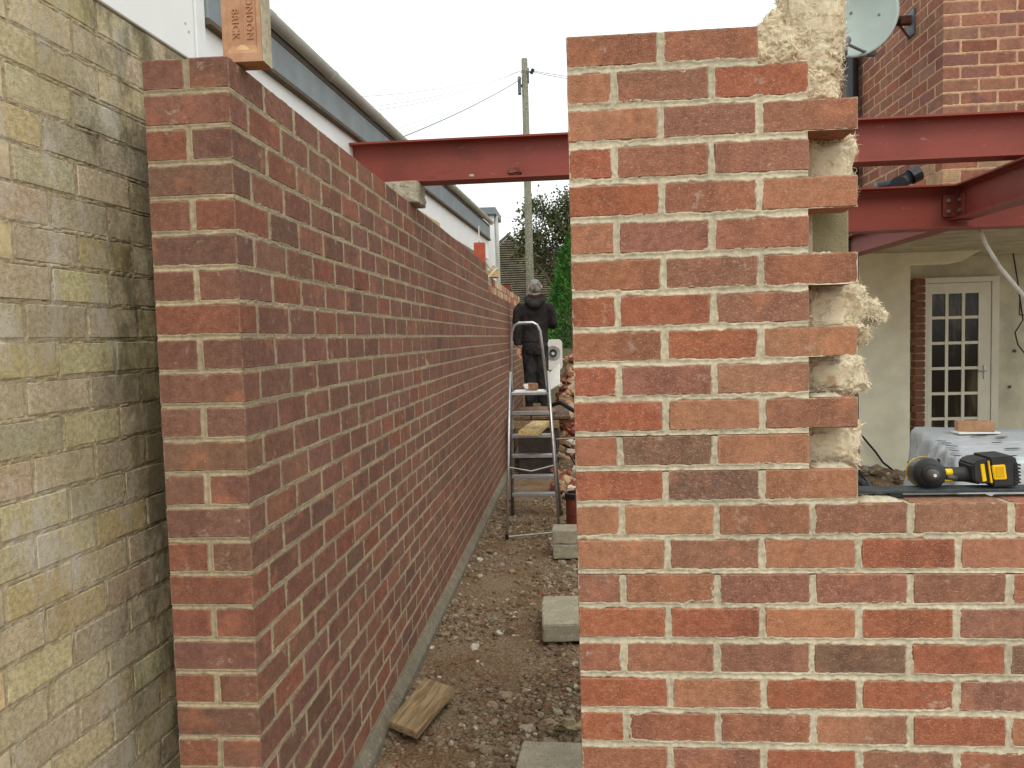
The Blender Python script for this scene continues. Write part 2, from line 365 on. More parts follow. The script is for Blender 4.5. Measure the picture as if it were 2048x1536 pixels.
def mortar_sheet(parent, mat, rects, regions, res, P, N, rec=.004, rag=.0028, seed=0, name='mortar', smear=.35):
    """rects / regions in (u, z); P(u,z) -> world point on the brick face as arrays; N normal"""
    u0 = min(r[0] for r in regions); u1 = max(r[1] for r in regions); z0 = min(r[2] for r in regions); z1 = max(r[3] for r in regions)
    nu = int((u1 - u0) / res) + 1; nz = int((z1 - z0) / res) + 1
    us = np.linspace(u0, u1, nu); zs = np.linspace(z0, z1, nz); U, Z = np.meshgrid(us, zs)
    D = np.full(U.shape, .02)
    for a, b, c, d in rects:
        i0, i1 = np.searchsorted(us, (a - .02, b + .02)); j0, j1 = np.searchsorted(zs, (c - .02, d + .02))
        if i1 <= i0 or j1 <= j0: continue
        uu = U[j0:j1, i0:i1]; zz = Z[j0:j1, i0:i1]
        dx = np.maximum(a - uu, uu - b); dz = np.maximum(c - zz, zz - d)
        dd = np.where((dx > 0) & (dz > 0), np.hypot(np.maximum(dx, 0), np.maximum(dz, 0)), np.maximum(dx, dz))
        D[j0:j1, i0:i1] = np.minimum(D[j0:j1, i0:i1], dd)
    n = fbm(U * 90, Z * 90, 0, 3, seed) * rag + fbm(U * 22, Z * 22, 0, 2, seed + 7) * rag * 1.1
    big = fbm(U * 7, Z * 7, 0, 3, seed + 20)
    Dn = D + n + np.clip(big - .35, 0, 1) * .014 * smear
    s = np.clip(Dn / .006, 0, 1); s = s * s * (3 - 2 * s)
    H = np.where(Dn >= 0, .0004 - rec * s, .0004 + Dn * 1.3) + fbm(U * 160, Z * 160, 0, 2, seed + 3) * .0006 * (Dn > 0)
    H = np.maximum(H, -.012)
    base = P(U.ravel(), Z.ravel()); V = base + np.outer(H.ravel(), np.array(N))
    idx = np.arange(nu * nz).reshape(nz, nu)
    uc = (U[:-1, :-1] + U[1:, 1:]) / 2; zc = (Z[:-1, :-1] + Z[1:, 1:]) / 2; keep = np.zeros(uc.shape, bool)
    for a, b, c, d in regions: keep |= (uc > a) & (uc < b) & (zc > c) & (zc < d)
    hm = np.maximum.reduce([H[:-1, :-1], H[1:, :-1], H[:-1, 1:], H[1:, 1:]]); keep &= hm > -.0118
    F = np.stack([idx[:-1, :-1][keep], idx[:-1, 1:][keep], idx[1:, 1:][keep], idx[1:, :-1][keep]], 1)
    used = np.unique(F); re = np.zeros(len(V), np.int64); re[used] = np.arange(len(used))
    return npmesh(name, V[used], re[F], mat, parent, True)

# colour words for bricks (base colours; the left wall's set is darker)
K = 1.0
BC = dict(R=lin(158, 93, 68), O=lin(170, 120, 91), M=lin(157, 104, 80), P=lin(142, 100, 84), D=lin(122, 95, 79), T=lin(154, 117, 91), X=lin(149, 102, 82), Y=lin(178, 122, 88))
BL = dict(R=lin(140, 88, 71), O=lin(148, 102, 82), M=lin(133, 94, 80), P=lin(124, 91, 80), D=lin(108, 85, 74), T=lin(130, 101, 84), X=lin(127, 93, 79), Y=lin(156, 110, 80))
def pull(d, t, keep=()):      # bricks of one batch stay close to its mean colour
    mn = [sum(v[k] for v in d.values()) / len(d) for k in range(3)]
    return {q: (v if q in keep else tuple(v[k] * (1 - t) + mn[k] * t for k in range(3)) + (1,)) for q, v in d.items()}
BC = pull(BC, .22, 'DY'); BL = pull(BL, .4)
def jit(c, a=.08):
    f = random.uniform(1 - a, 1 + a); return (c[0] * f * random.uniform(.97, 1.03), c[1] * f * random.uniform(.96, 1.04), c[2] * f * random.uniform(.96, 1.04), 1)
def dk(c, f): return (c[0] * f, c[1] * f, c[2] * f, 1)

# ------------------------------------------------------------------ ground
nx, ny = 150, 420
gx = np.linspace(-1.25, 1.25, nx); gy = np.linspace(1.3, 13.5, ny); GX, GY = np.meshgrid(gx, gy)
def gheight(x, y):
    b = fbm(x * 2.2, y * 2.2, 0, 3, 40) * .022 + fbm(x * 14, y * 14, 0, 3, 50) * .012
    heap = np.clip((y - 10.4) / 1.5, 0, 1) * np.clip((x + .40) / .26, 0, 1)
    return b + heap * (1.22 + .15 * fbm(x * 3, y * 3, 0, 3, 60)) - .01
GZ = gheight(GX, GY)
idx = np.arange(nx * ny).reshape(ny, nx)
F = np.stack([idx[:-1, :-1].ravel(), idx[:-1, 1:].ravel(), idx[1:, 1:].ravel(), idx[1:, :-1].ravel()], 1)
tag(npmesh('passage_ground', np.stack([GX.ravel(), GY.ravel(), GZ.ravel()], 1), F, M['earth'], None, True), kind='structure')
gb = MB().add([(-300, -100, -.12), (300, -100, -.12), (300, 600, -.12), (-300, 600, -.12)], [(0, 1, 2, 3)]).build('ground', M['earth']); tag(gb, kind='structure')
sl = MB().box((1.25, 4.6, -.11), (9.0, 12, .12)).build('floor_slab', M['slab']); tag(sl, kind='structure')

# a stone: jittered octahedron-ish solids joined as loose gravel
def ico(sub=1):
    bm = bmesh.new(); bmesh.ops.create_icosphere(bm, subdivisions=sub, radius=1)
    V = np.array([v.co[:] for v in bm.verts]); F = np.array([[v.index for v in f.verts] for f in bm.faces]); bm.free(); return V, F
IV, IF = ico(1); IV2, IF2 = ico(2)
def scatter_stones(name, pts, sizes, cols, flat=.6, V0=IV, F0=IF):
    n = len(pts); k = len(V0); VV = np.zeros((n, k, 3)); 
    for i in range(n):
        j = 1 + RS.uniform(-.28, .28, (k, 1)); s = sizes[i] * np.array([1, RS.uniform(.6, 1), RS.uniform(.45, .8) * flat / .6])
        a = RS.uniform(0, 2 * PI); c, sn = math.cos(a), math.sin(a); v = V0 * j * s
        tl = RS.uniform(-.5, .5); v = v @ np.array([[1, 0, 0], [0, math.cos(tl), -math.sin(tl)], [0, math.sin(tl), math.cos(tl)]])
        VV[i] = v @ np.array([[c, -sn, 0], [sn, c, 0], [0, 0, 1]]) + pts[i]
    FF = (F0[None] + (np.arange(n) * k)[:, None, None]).reshape(-1, 3)
    o = npmesh(name, VV.reshape(-1, 3), FF, M['stones'], None, False)
    a = o.data.color_attributes.new('col', 'FLOAT_COLOR', 'POINT'); cc = np.repeat(np.array(cols, dtype=np.float32), k, 0); a.data.foreach_set('color', cc.ravel())
    return tag(o, kind='stuff')
def stone_cols(n):
    pal = np.array([lin(140, 124, 102), lin(122, 106, 86), lin(154, 142, 120), lin(108, 88, 68), lin(134, 112, 88), lin(186, 176, 156), lin(128, 96, 76)])
    w = RS.choice(7, n, p=[.27, .25, .13, .17, .12, .03, .03]); return pal[w] * np.concatenate([RS.uniform(.78, 1.15, (n, 1)) * RS.uniform(.97, 1.03, (n, 3)), np.ones((n, 1))], 1)
def gravel_patch(n, x0, x1, y0, y1, smin, smax, dens=True, seed=0):
    P_ = []; S = []
    while len(P_) < n:
        x = RS.uniform(x0, x1, 4000); y = y0 + (y1 - y0) * RS.rand(4000) ** 1.5
        keep = (fbm(x * 1.8, y * 1.8, 0, 3, 90) * .9 + .25 + (x > -.3) * .35 + (x < -.7) * .2) > RS.rand(4000) * 1.0 if dens else np.ones(4000, bool)
        for a, b in zip(x[keep], y[keep]):
            P_.append((a, b)); S.append(smin + (smax - smin) * RS.rand() ** 4)
            if len(P_) >= n: break
    P_ = np.array(P_); z = gheight(P_[:, 0], P_[:, 1]); S = np.array(S)
    return np.column_stack([P_, z + S * .15]), S
p, s_ = gravel_patch(17000, -.85, .15, 2.3, 10.5, .003, .022)
tag(scatter_stones('gravel', p, s_, stone_cols(len(p))), 'loose grey and brown crushed stone scattered over the earth of the passage', 'gravel')
p, s_ = gravel_patch(1500, -.84, .12, 2.3, 8.5, .011, .036)
o = scatter_stones('rubble_stones', p, s_, stone_cols(len(p)), .5, IV2, IF2); tag(o, 'bigger stone chips and broken rubble lying on the earth between the walls', 'rubble')

# ------------------------------------------------------------------ new wall on the left (returns away from the camera)
XF, YF = -.86, 1.93
PITCH = .0893; BH = .0765; TOP = 2.382
wl = thing('brick_wall', 'long new red brick wall running away from its square end pier, with a steel beam resting on it', 'wall', (-.97, 1.93, 0))
bl = []; rl_end = []; rl_fl = []
LB = .2185; LP = .2345
leftcodes = ['PP', 'M', 'RD', 'D', 'MR', 'D', 'MP', 'R', 'MP', 'P', 'XP', 'T', 'PP', 'P', 'RP', 'R', 'RR', 'X', 'RM', 'D', 'RX', 'M', 'RP', 'D', 'MR', 'R', 'PM']
LF = 1.0
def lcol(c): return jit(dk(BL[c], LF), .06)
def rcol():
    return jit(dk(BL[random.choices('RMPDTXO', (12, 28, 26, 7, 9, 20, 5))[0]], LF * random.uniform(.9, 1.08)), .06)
ZT = [TOP - PITCH * i + random.uniform(-.001, .001) for i in range(26)]
for i, zt in enumerate(ZT):
    z0, z1 = zt - BH, zt; zc = (z0 + z1) / 2; cd = leftcodes[i]
    yend = 7.78 if i < 3 else 12.4
    if i == 0: yend = 7.55
    if i % 2 == 0:      # two headers on the end, stretcher on the flank
        xs = (-1.088, -.9795, -.9645, XF)
        for k in (0, 1):
            a, b = xs[2 * k], xs[2 * k + 1]; b_ = b
            col_ = lcol(cd[k % len(cd)])
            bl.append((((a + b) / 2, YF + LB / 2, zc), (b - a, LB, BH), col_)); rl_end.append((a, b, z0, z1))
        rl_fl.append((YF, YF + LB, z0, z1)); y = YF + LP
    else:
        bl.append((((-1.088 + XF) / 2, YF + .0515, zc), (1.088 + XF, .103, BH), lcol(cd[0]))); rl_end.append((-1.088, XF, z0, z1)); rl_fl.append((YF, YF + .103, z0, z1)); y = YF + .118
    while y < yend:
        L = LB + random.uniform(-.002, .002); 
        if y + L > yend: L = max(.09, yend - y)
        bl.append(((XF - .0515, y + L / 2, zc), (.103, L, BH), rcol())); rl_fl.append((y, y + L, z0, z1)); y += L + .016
lb_ = [((c[0] + .97, c[1] - 1.93, c[2]), s, k) for c, s, k in bl]
lay_bricks(wl, lb_, 'left', M['brick_smooth'], M['brick_far'], 300)
zbot = ZT[-1] - BH - .014
body = MB()
for i, zt in enumerate(ZT):
    yend = 7.75 if i < 3 else 12.37
    body.box((-1.080, YF + .009, (ZT[i + 1] if i < 25 else zbot)), (XF - .0065, 4.401, zt - .004)); body.box((-1.080, 4.4, (ZT[i + 1] if i < 25 else zbot)), (XF - .0012, yend, zt - .002))
local(wl, body.build('mortar_core', M['mortar_left'], wl))
local(wl, mortar_sheet(wl, M['mortar_left'], rl_end, [(-1.086, XF - .001, zbot, TOP - .002)], .0035, lambda u, z: np.stack([u, np.full_like(u, YF), z], 1), (0, -1, 0), seed=1))
local(wl, mortar_sheet(wl, M['mortar_left'], rl_fl, [(YF + .001, 4.4, zbot, TOP - .002)], .005, lambda u, z: np.stack([np.full_like(u, XF), u, z], 1), (1, 0, 0), seed=2))
body = MB().prism([(-1.2, -.2), (XF + .05, -.2), (XF + .04, .02), (XF + .008, zbot), (-1.2, zbot)], 'y', YF - .04, 12.45); local(wl, body.build('footing', M['footing'], wl, bevel=.004))
# stepped rough work beyond: pale cut bricks of the inner skin left standing on the far stretch
bk = []
for r, (zt, y0) in enumerate(((2.205, 8.05), (2.292, 8.3))):
    y = y0
    while y < 12.3:
        L = random.uniform(.10, .115); cc = random.choice([lin(206, 182, 146), lin(214, 196, 166), lin(178, 122, 96), lin(190, 150, 112), lin(160, 96, 78)])
        bk.append(((XF - .06 + .97, y + L / 2 - 1.93, zt - .04), (.1, L, .076), jit(cc))); y += L + .014
lay_bricks(wl, bk, 'back', M['brick_house'], M['brick_house_far'], 0)
bk = MB().box((-1.07, 8.08, 2.1), (XF - .018, 12.3, 2.285)); local(wl, bk.build('mortar_core', M['mortar'], wl))

# ------------------------------------------------------------------ cavity wall on the right, toothed end and low sill
XR = -.006
RT = [2.378, 2.288, 2.200, 2.108, 2.017, 1.925, 1.834, 1.745, 1.657, 1.571, 1.484, 1.396, 1.308, 1.2205, 1.133, 1.0455, .958, .868, .776, .686, .595]
while RT[-1] > .13: RT.append(RT[-1] - .0885)
wr = thing('cavity_wall', 'red brick cavity wall with toothed end, stuffed insulation and a low sill stretching right', 'wall', (0, 1.93, 0))
codes = ['MM', 'OPR', 'OPX', 'RXP', 'RMO', 'OPM', 'MPM', 'RRP', 'MRO', 'RPT', 'ROX', 'MDO', 'RDO', 'OOXPTM', 'OPORO', 'PMPXPM', 'RRYRPO', 'MXPDRD', 'RORRPM', 'RMMOROM', 'MPRPMO', 'MRDMPR', 'RPMORM', 'MDRPMO', 'PMRDMR', 'RMPMRM']
bl = []; rr = []; reg = []; core = MB(); HB = .0745
def rowend(i): return .4535 if i == 0 else (1.62 if i >= 13 else (.569 if i % 2 else .683))
DEP = .103
for i, zt in enumerate(RT):
    h = min(HB, (zt - (RT[i + 1] if i + 1 < len(RT) else zt - .0885)) - .0135); z0 = zt - h; end = rowend(i); x = XR; k = 0; cd = codes[i % len(codes)]
    while x < end - .02:
        L = (.1055 if (i % 2 and k == 0) else .2185) + random.uniform(-.0015, .0015)
        if x + L > end: L = end - x
        elif end < 1 and end - (x + L) < .03: L = end - x
        bl.append(((x + L / 2, DEP / 2, zt - h / 2), (L, DEP, h), jit(BC[cd[k % len(cd)]], .06))); rr.append((x, x + L, z0, zt)); x += L + .0148; k += 1
    nb = RT[i + 1] if i + 1 < len(RT) else zt - .0885; e2 = min(end, rowend(i + 1))
    reg.append((XR + .001, end - .001, z0, zt - .001)); reg.append((XR + .001, e2 - .001, nb, z0 + .001))
    core.box((XR + .006, .009, nb - .001), (e2 - .006, DEP - .006, zt - .004))
    if end > e2: core.box((e2 - .02, .009, z0 + .002), (end - .222, DEP - .006, zt - .004))
lay_bricks(wr, bl, 'right', M['brick'], M['brick_far'], 300)
core.build('mortar_core', M['mortar'], wr)
o = mortar_sheet(wr, M['mortar'], rr, reg, .0034, lambda u, z: np.stack([u, np.zeros_like(u), z], 1), (0, -1, 0), rec=.0035, rag=.0048, seed=5, smear=1.2)
# mortar dabs on the tooth bricks
for (x0, x1, z) in ((.57, .64, 1.834), (.575, .66, 1.484), (.58, .68, 1.308), (.69, .80, 1.222), (.455, .50, 2.292)):
    n = 26; bmx = MB(); vs_ = []; 
    for a in range(n + 1):
        for b in range(9):
            u = a / n; v = b / 8; e = min(u, 1 - u, v, 1 - v) * 5; hh = min(1, e) * (.006 + .008 * abs(mnoise.noise(Vector((u * 9 + x0 * 50, v * 5, z * 9)))))
            vs_.append((x0 + (x1 - x0) * u, .012 + .085 * v, z + hh - .002))
    bmx.add(vs_, [(a * 9 + b, (a + 1) * 9 + b, (a + 1) * 9 + b + 1, a * 9 + b + 1) for a in range(n) for b in range(8)]); bmx.build('mortar_dab', M['mortar'], wr, True)
# inner leaf of aggregate blocks
blk = []
z = 0.02; r = 0
while z < 2.2:
    top = z + .215; x = -.0; off = 0 if r % 2 else .22
    xe = .742 if top > 1.18 else 1.6
    if z < 1.1 < top and False: top = 1.1
    x = xe; first = True
    while x > .04:
        L = min(.33 if (first and off) else .44, x); blk.append((x - L, x, z, top)); x -= L + .012; first = False
    z = top + .012; r += 1
for i, (a, b, c, d) in enumerate(blk):
    q = MB().box((a, .235, c), (b, .335, min(d, 2.26))); q.build('block', M['block_new'], wr, bevel=.004)
# insulation: crumpled wool batts
def wool_blob(name, parent, c, r, seed, n=46, amp=.35, boxy=.55, fib=160, flen=.03):
    bm = bmesh.new(); bmesh.ops.create_icosphere(bm, subdivisions=6, radius=1)
    V = np.array([v.co[:] for v in bm.verts]); F = np.array([[v.index for v in f.verts] for f in bm.faces]); bm.free()
    p_ = np.sign(V) * np.abs(V) ** boxy; p_ = p_ / np.max(np.abs(p_), axis=0)
    R = np.array(r); Pw = p_ * R
    s = 22
    d = fbm(Pw[:, 0] * s, Pw[:, 1] * s, Pw[:, 2] * s * .9, 4, seed) * amp; rd = (1 - np.abs(fbm(Pw[:, 0] * s * 2.2 + 5, Pw[:, 1] * s * 2, Pw[:, 2] * s * 1.3, 4, seed + 9)) * 2) * amp * .35
    wq = fbm(Pw[:, 0] * 18 + 3, Pw[:, 1] * 18, Pw[:, 2] * 18, 2, seed + 40) * 1.5
    d2 = (1 - 2 * np.abs(fbm(Pw[:, 0] * 50 + wq, Pw[:, 1] * 50, Pw[:, 2] * 85 + wq * 2, 3, seed + 4))) * .10
    Pw = Pw * (1 + (d + rd + d2)[:, None]) + np.array(c)
    un_ = Pw - np.array(c); un_ /= np.linalg.norm(un_, axis=1)[:, None]; Q_ = Pw + wq[:, None] * .012
    ab = (1 - 2 * np.abs(fbm(Q_[:, 0] * 34, Q_[:, 1] * 34, Q_[:, 2] * 60, 4, seed + 60))) * .0075 + fbm(Q_[:, 0] * 140, Q_[:, 1] * 140, Q_[:, 2] * 230, 2, seed + 70) * .0035
    Pw = Pw + un_ * ab[:, None]
    o = npmesh(name, Pw, F, M['wool'], parent, True)
    fb = MB(); rg = random.Random(seed)
    ea = Pw[F[:, 1]] - Pw[F[:, 0]]; eb = Pw[F[:, 2]] - Pw[F[:, 0]]; nn3 = np.cross(ea, eb); ar = np.linalg.norm(nn3, axis=1); nn3 /= ar[:, None]
    pk_ = RS.choice(len(F), fib * 5, p=ar / ar.sum())
    for q in range(fib * 5):
        i = pk_[q]; p0 = Vector(Pw[F[i, 0]]); nrm = Vector(nn3[i]); nrm = nrm if nrm.dot(p0 - Vector(c)) > 0 else -nrm; a = Vector((rg.uniform(-1, 1), rg.uniform(-1, 1), rg.uniform(-1, 1))).normalized()
        loose = q % 16 == 0; a = (a - nrm * a.dot(nrm)).normalized(); pts = [p0 - nrm * .001]; dr = (a + nrm * (.6 if loose else .12)).normalized()
        for k in range(5):
            dr = (dr + Vector((rg.uniform(-1, 1), rg.uniform(-1, 1), rg.uniform(-1, 1))) * .7 - (Vector((0, 0, 0)) if loose else nrm * max(0, dr.dot(nrm)) * .8)).normalized(); pts.append(pts[-1] + dr * flen * rg.uniform(.12, .3))
        w_ = .0006 if loose else rg.uniform(.0004, .0011); fb.tube(pts, [w_ * .6, w_, w_, w_ * .9, w_ * .6, .0002], 3, False)
    f = fb.build('loose_fibres', M['wool_strand'], o); f['kind'] = 'stuff'
    return o
wool_blob('insulation', wr, (.618, .165, 2.43), (.062, .055, .10), 3, fib=600, amp=.24, boxy=.4, flen=.026)
wool_blob('insulation', wr, (.565, .165, 2.385), (.07, .05, .07), 33, fib=320, amp=.25, boxy=.7, flen=.022)
wool_blob('insulation', wr, (.51, .16, 2.345), (.06, .045, .04), 13, fib=260, amp=.3, boxy=.8, flen=.02)
wool_blob('insulation', wr, (.628, .165, 2.325), (.055, .055, .07), 4, fib=160, amp=.3, boxy=.7)
wool_blob('insulation', wr, (.615, .16, 2.255), (.055, .05, .05), 5, fib=120, amp=.3, boxy=.7)
for i, (xc, zc, rx, rz, ry) in enumerate(((.640, 2.06, .062, .062, .045), (.648, 1.702, .080, .056, .045), (.735, 1.702, .036, .02, .03), (.766, 1.682, .026, .012, .02), (.645, 1.535, .080, .046, .045), (.640, 1.352, .076, .058, .045), (.744, 1.645, .014, .034, .014))):
    wool_blob('insulation', wr, (xc, .155, zc), (rx, ry, rz), 20 + i * 3, fib=420, amp=.30, boxy=(.36 if rx > .055 else .8), flen=.02)
core2 = MB().box((.0, .112, .02), (.61, .228, 2.3)); core2.box((.6, .112, .02), (1.6, .228, 1.1)); core2.build('cavity_batt', M['wool'], wr)
MB().box((-.004, .11, .05), (.02, .34, 2.2)).build('cavity_closer', M['block'], wr)
MB().box((.021, .243, .03), (.735, .327, 2.24)).build('mortar_core', M['mortar'], wr)

# ------------------------------------------------------------------ neighbouring building on the far left
TH = math.atan(75 / 1540)
nb = thing('neighbour_building', 'neighbouring building with stained yellow brick wall, white cladding, lead band and grey gutter', 'building', (-1.304, 1.93, 0), -TH)
bl = []; rs = []; zt = 2.607; r = 0; PO = .0938; HO = .0835
stockc = [lin(208, 194, 158), lin(204, 190, 160), lin(210, 194, 146), lin(200, 187, 158), lin(216, 201, 166), lin(208, 188, 158), lin(216, 203, 160)]
while zt > 0:
    y = -1.2 + (.115 if r % 2 else 0) + random.uniform(-.01, .01)
    while y < 4.4:
        L = .2135 + random.uniform(-.006, .006); bl.append(((-.05, y + L / 2, zt - HO / 2), (.1, L, HO + random.uniform(-.002, .001)), jit(random.choice(stockc), .07))); rs.append((y, y + L, zt - HO, zt)); y += L + .0125
    zt -= PO; r += 1
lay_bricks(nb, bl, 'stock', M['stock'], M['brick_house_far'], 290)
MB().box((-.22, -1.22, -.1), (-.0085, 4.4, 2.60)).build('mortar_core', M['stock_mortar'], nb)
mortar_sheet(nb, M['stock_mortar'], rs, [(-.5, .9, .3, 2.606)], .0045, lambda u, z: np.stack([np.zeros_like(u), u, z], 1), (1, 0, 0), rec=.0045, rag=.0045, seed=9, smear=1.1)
MB().box((-2.5, -1.22, 2.612), (.006, .66, 3.9)).build('cladding_panel', M['white_board'], nb, bevel=.003)
MB().box((-.02, .664, 2.612), (.012, .726, 3.9)).build('corner_trim', M['white_trim'], nb, bevel=.003)
MB().box((-2.5, .73, 2.55), (.0, 6.95, 2.778)).build('cladding_panel', M['white_board'], nb, bevel=.003)
q = MB(); q.box((-.02, .73, 2.787), (.022, 6.95, 2.92)); q.build('lead_band', M['lead'], nb, bevel=.004)
q = MB(); q.box((-.02, .73, 2.765), (.03, 6.95, 2.786)); q.build('drip_edge', M['soffit'], nb, bevel=.003)
MB().box((-2.5, .73, 2.922), (.02, 6.95, 2.945)).build('soffit', M['soffit'], nb)
g = MB(); prof = [(.036 + .030 * math.cos(a), 2.985 + .034 * math.sin(a)) for a in [PI + PI * k / 10 for k in range(11)]]
prof = [(x, z) for x, z in prof] + [(x, z + .004) for x, z in [(.036 + .027 * math.cos(a), 2.985 + .031 * math.sin(a)) for a in [2 * PI - PI * k / 10 for k in range(11)]]]
g.prism(prof, 'y', .74, 6.9); gut = g.build('gutter', M['gutter'], nb)
for k in range(9):
    y = 1.15 + k * .72; jn = MB(); pr_ = [(.036 + .034 * math.cos(a), 2.985 + .038 * math.sin(a)) for a in [PI + PI * q_ / 10 for q_ in range(11)]] + [(.036 + .0305 * math.cos(a), 2.987 + .0345 * math.sin(a)) for a in [2 * PI - PI * q_ / 10 for q_ in range(11)]]
    jn.prism(pr_, 'y', y, y + .05); jn.build('gutter_union', M['gutter'], gut)
ro = MB(); ro.prism([(.0, 3.0), (.03, 3.02), (-2.2, 3.9), (-2.2, 3.85)], 'y', .74, 6.95); ro.build('roof', M['rooftile'], nb)
for (y, z) in ((.60, 2.72), (.62, 2.70), (.35, 2.78)): MB().box((.003, y, z), (.009, y + .006, z + .006)).build('screw', M['bolt'], nb)

dm = thing('flat_roofed_dormer', 'small white flat-roofed box with grey lead edge beyond the end of the long gutter', 'dormer', (-1.13, 9.2, 0))
MB().box((-1.2, -.05, 2.0), (.205, .55, 3.10)).build('wall', M['white_board'], dm, bevel=.004)
MB().box((-1.24, -.10, 3.102), (.235, .59, 3.19)).build('roof_edge', M['lead'], dm, bevel=.008)
MB().tube([(.225, .02, 3.1), (.235, .02, 2.6), (.235, .02, 2.1), (.235, .02, .0)], .022, 8).build('downpipe', M['gutter'], dm, smooth=True)

# ------------------------------------------------------------------ far houses, pole, cables, trees
fh = thing('tile_hung_house', 'distant house whose gable end is hung with rows of grey-brown tiles', 'house', (-2.9, 35, 0))
gp = [(-3.2, 0), (4.6, 0), (4.6, 2.6), (.0, 6.28), (-3.2, 4.3)]
MB().prism([(-3.2, 0), (3.2, 0), (3.2, 3.75), (0, 6.2), (-3.2, 3.75)], 'y', .05, 9).build('wall', M['rooftile'], fh)  # dark backing colour stands in for shade between the tile rows
rows = MB(); z = 3.2
def span(z): return (-3.15, 3.15) if z < 3.75 else (-3.2 * (6.2 - z) / 2.45, 3.2 * (6.2 - z) / 2.45)
z = 2.0
while z < 6.1:
    a, b = span(z + .09); x = a
    while x < b - .02:
        w = min(.17, b - x); t = random.uniform(0, .012); rows.add([(x, -.075 - t, z), (x + w - .008, -.075 - t, z), (x + w - .008, .045, z + .09), (x, .045, z + .09), (x, .045, z), (x + w - .008, .045, z)], [(0, 1, 2, 3), (0, 4, 5, 1)]); x += w
    z += .1
o = rows.build('hung_tiles', M['tilehung'], fh); o['kind'] = 'stuff'
vg = MB(); vg.tube([(-3.3, -.05, 3.68), (0, -.05, 6.28)], .07, 6); vg.build('verge', M['rooftile'], fh)
vg = MB(); vg.tube([(3.3, -.05, 3.68), (0, -.05, 6.28)], .07, 6); vg.build('verge', M['tilehung'], fh)
MB().tube([(0, -.05, 6.28), (0, 9, 6.28)], .1, 6).build('ridge', M['rooftile'], fh)
f2 = thing('low_far_house', 'far house with dark tiled roof over a white fascia, between the pole and the conifer', 'house', (0, 44, 0))
MB().box((-3, .5, 0), (3, 8, 5.2)).build('wall', M['tilehung'], f2); MB().box((-3.1, .2, 5.3), (3.1, .45, 5.62)).build('fascia', M['white_trim'], f2)
MB().prism([(-.2 + .2, 5.64), (4, 7.2), (8, 5.64)], 'x', -3.2, 3.2).build('roof', M['rooftile'], f2)
for o in f2.children:
    if o.name.startswith('roof'): pass
pole = thing('utility_pole', 'tall weathered wooden pole carrying overhead wires behind the garden', 'pole', (-1.24, 22, 0))
MB().tube([(0, 0, -.1), (0, 0, 4), (.0, 0, 9.42)], [.125, .112, .085], 14).build('shaft', M['wood_pole'], pole, smooth=True)
MB().box((-.2, -.09, 8.45), (-.11, .07, 8.92)).build('terminal_box', M['dish_dark'], pole, bevel=.01)
MB().box((-.11, -.03, 8.65), (-.08, .03, 8.72)).build('box_strap', M['rust'], pole)
MB().box((.08, -.05, 8.75), (.12, .05, 9.15)).build('cable_guard', M['dish_dark'], pole, bevel=.01)
MB().tube([(-.1, -.02, 9.05), (.24, -.02, 9.05)], .018, 6).build('cross_bolt', M['rust'], pole)
MB().tube([(.18, -.02, 9.0), (.24, -.02, 9.12)], .05, 8).build('insulator', M['black'], pole)
MB().tube([(-.1, -.1, 9.06), (0, -.13, 9.1), (.1, -.1, 9.06)], .012, 6).build('tie_wire', M['bolt'], pole)
for k in range(5): MB().box((.085, -.02, 2.6 + k * .02), (.15, .0, 2.615 + k * .02)).build('step_peg', M['rust'], pole)
lab = ['topmost thin overhead wire running left from the wooden pole', 'second thin overhead wire running left from the wooden pole', 'third thin wire left of the pole, just under the second', 'fourth overhead wire, dropping steeply left from the pole', 'fifth overhead wire, close beside the fourth one', 'lowest and thickest dark wire dropping left from the pole']
tgt = [(-10.5, 13.5), (-10.5, 13.2), (-10.5, 13.0), (-7.5, 18), (-7.3, 18), (-6.8, 18)]
ends = [Vector((-4.5363, 14.0000, 6.0958)), Vector((-4.4526, 14.0000, 5.8680)), Vector((-4.3624, 14.0000, 5.7919)), Vector((-3.7250, 13.0000, 4.9977)), Vector((-3.6228, 13.0000, 4.9596)), Vector((-3.3403, 13.0000, 4.9048))]
for i, e in enumerate(ends):
    a = Vector((-1.24 - .1, 22, 9.1 - (.0 if i < 3 else .12 + .05 * (i - 3)))); sg = (.15, .18, .2, .12, .14, .1)[i]
    pts = [a.lerp(e, t / 16) - Vector((0, 0, 4 * sg * (t / 16) * (1 - t / 16))) for t in range(17)]
    tag(MB().tube(pts, .006 if i < 5 else .011, 5).build('overhead_wire', M['dish_dark'] if i == 5 else M['gutter']), lab[i], 'wire', 'wires strung from the wooden pole')
for i, e in enumerate((Vector((0.4944, 19.0000, 7.8111)), Vector((0.4930, 19.0000, 7.7407)))):
    a = Vector((-1.0, 22, 9.08 - .03 * i)); pts = [a.lerp(e, t / 8) - Vector((0, 0, .1 * (t / 8) * (1 - t / 8))) for t in range(9)]
    tag(MB().tube(pts, .008, 5).build('overhead_wire', M['dish_dark']), ['upper wire running right from the pole behind the pier', 'lower wire running right from the pole behind the pier'][i], 'wire', 'wires strung from the wooden pole')
e = Vector((-1.6628, 14.0000, 3.9350)); a = Vector((-1.3065, 21.9500, 4.9710)); tag(MB().tube([a.lerp(e, t / 6) - Vector((0, 0, .1 * (t / 6) * (1 - t / 6))) for t in range(7)], .006, 5).build('overhead_wire', M['gutter']), 'short low wire between the white dormer and the pole', 'wire', 'wires strung from the wooden pole')

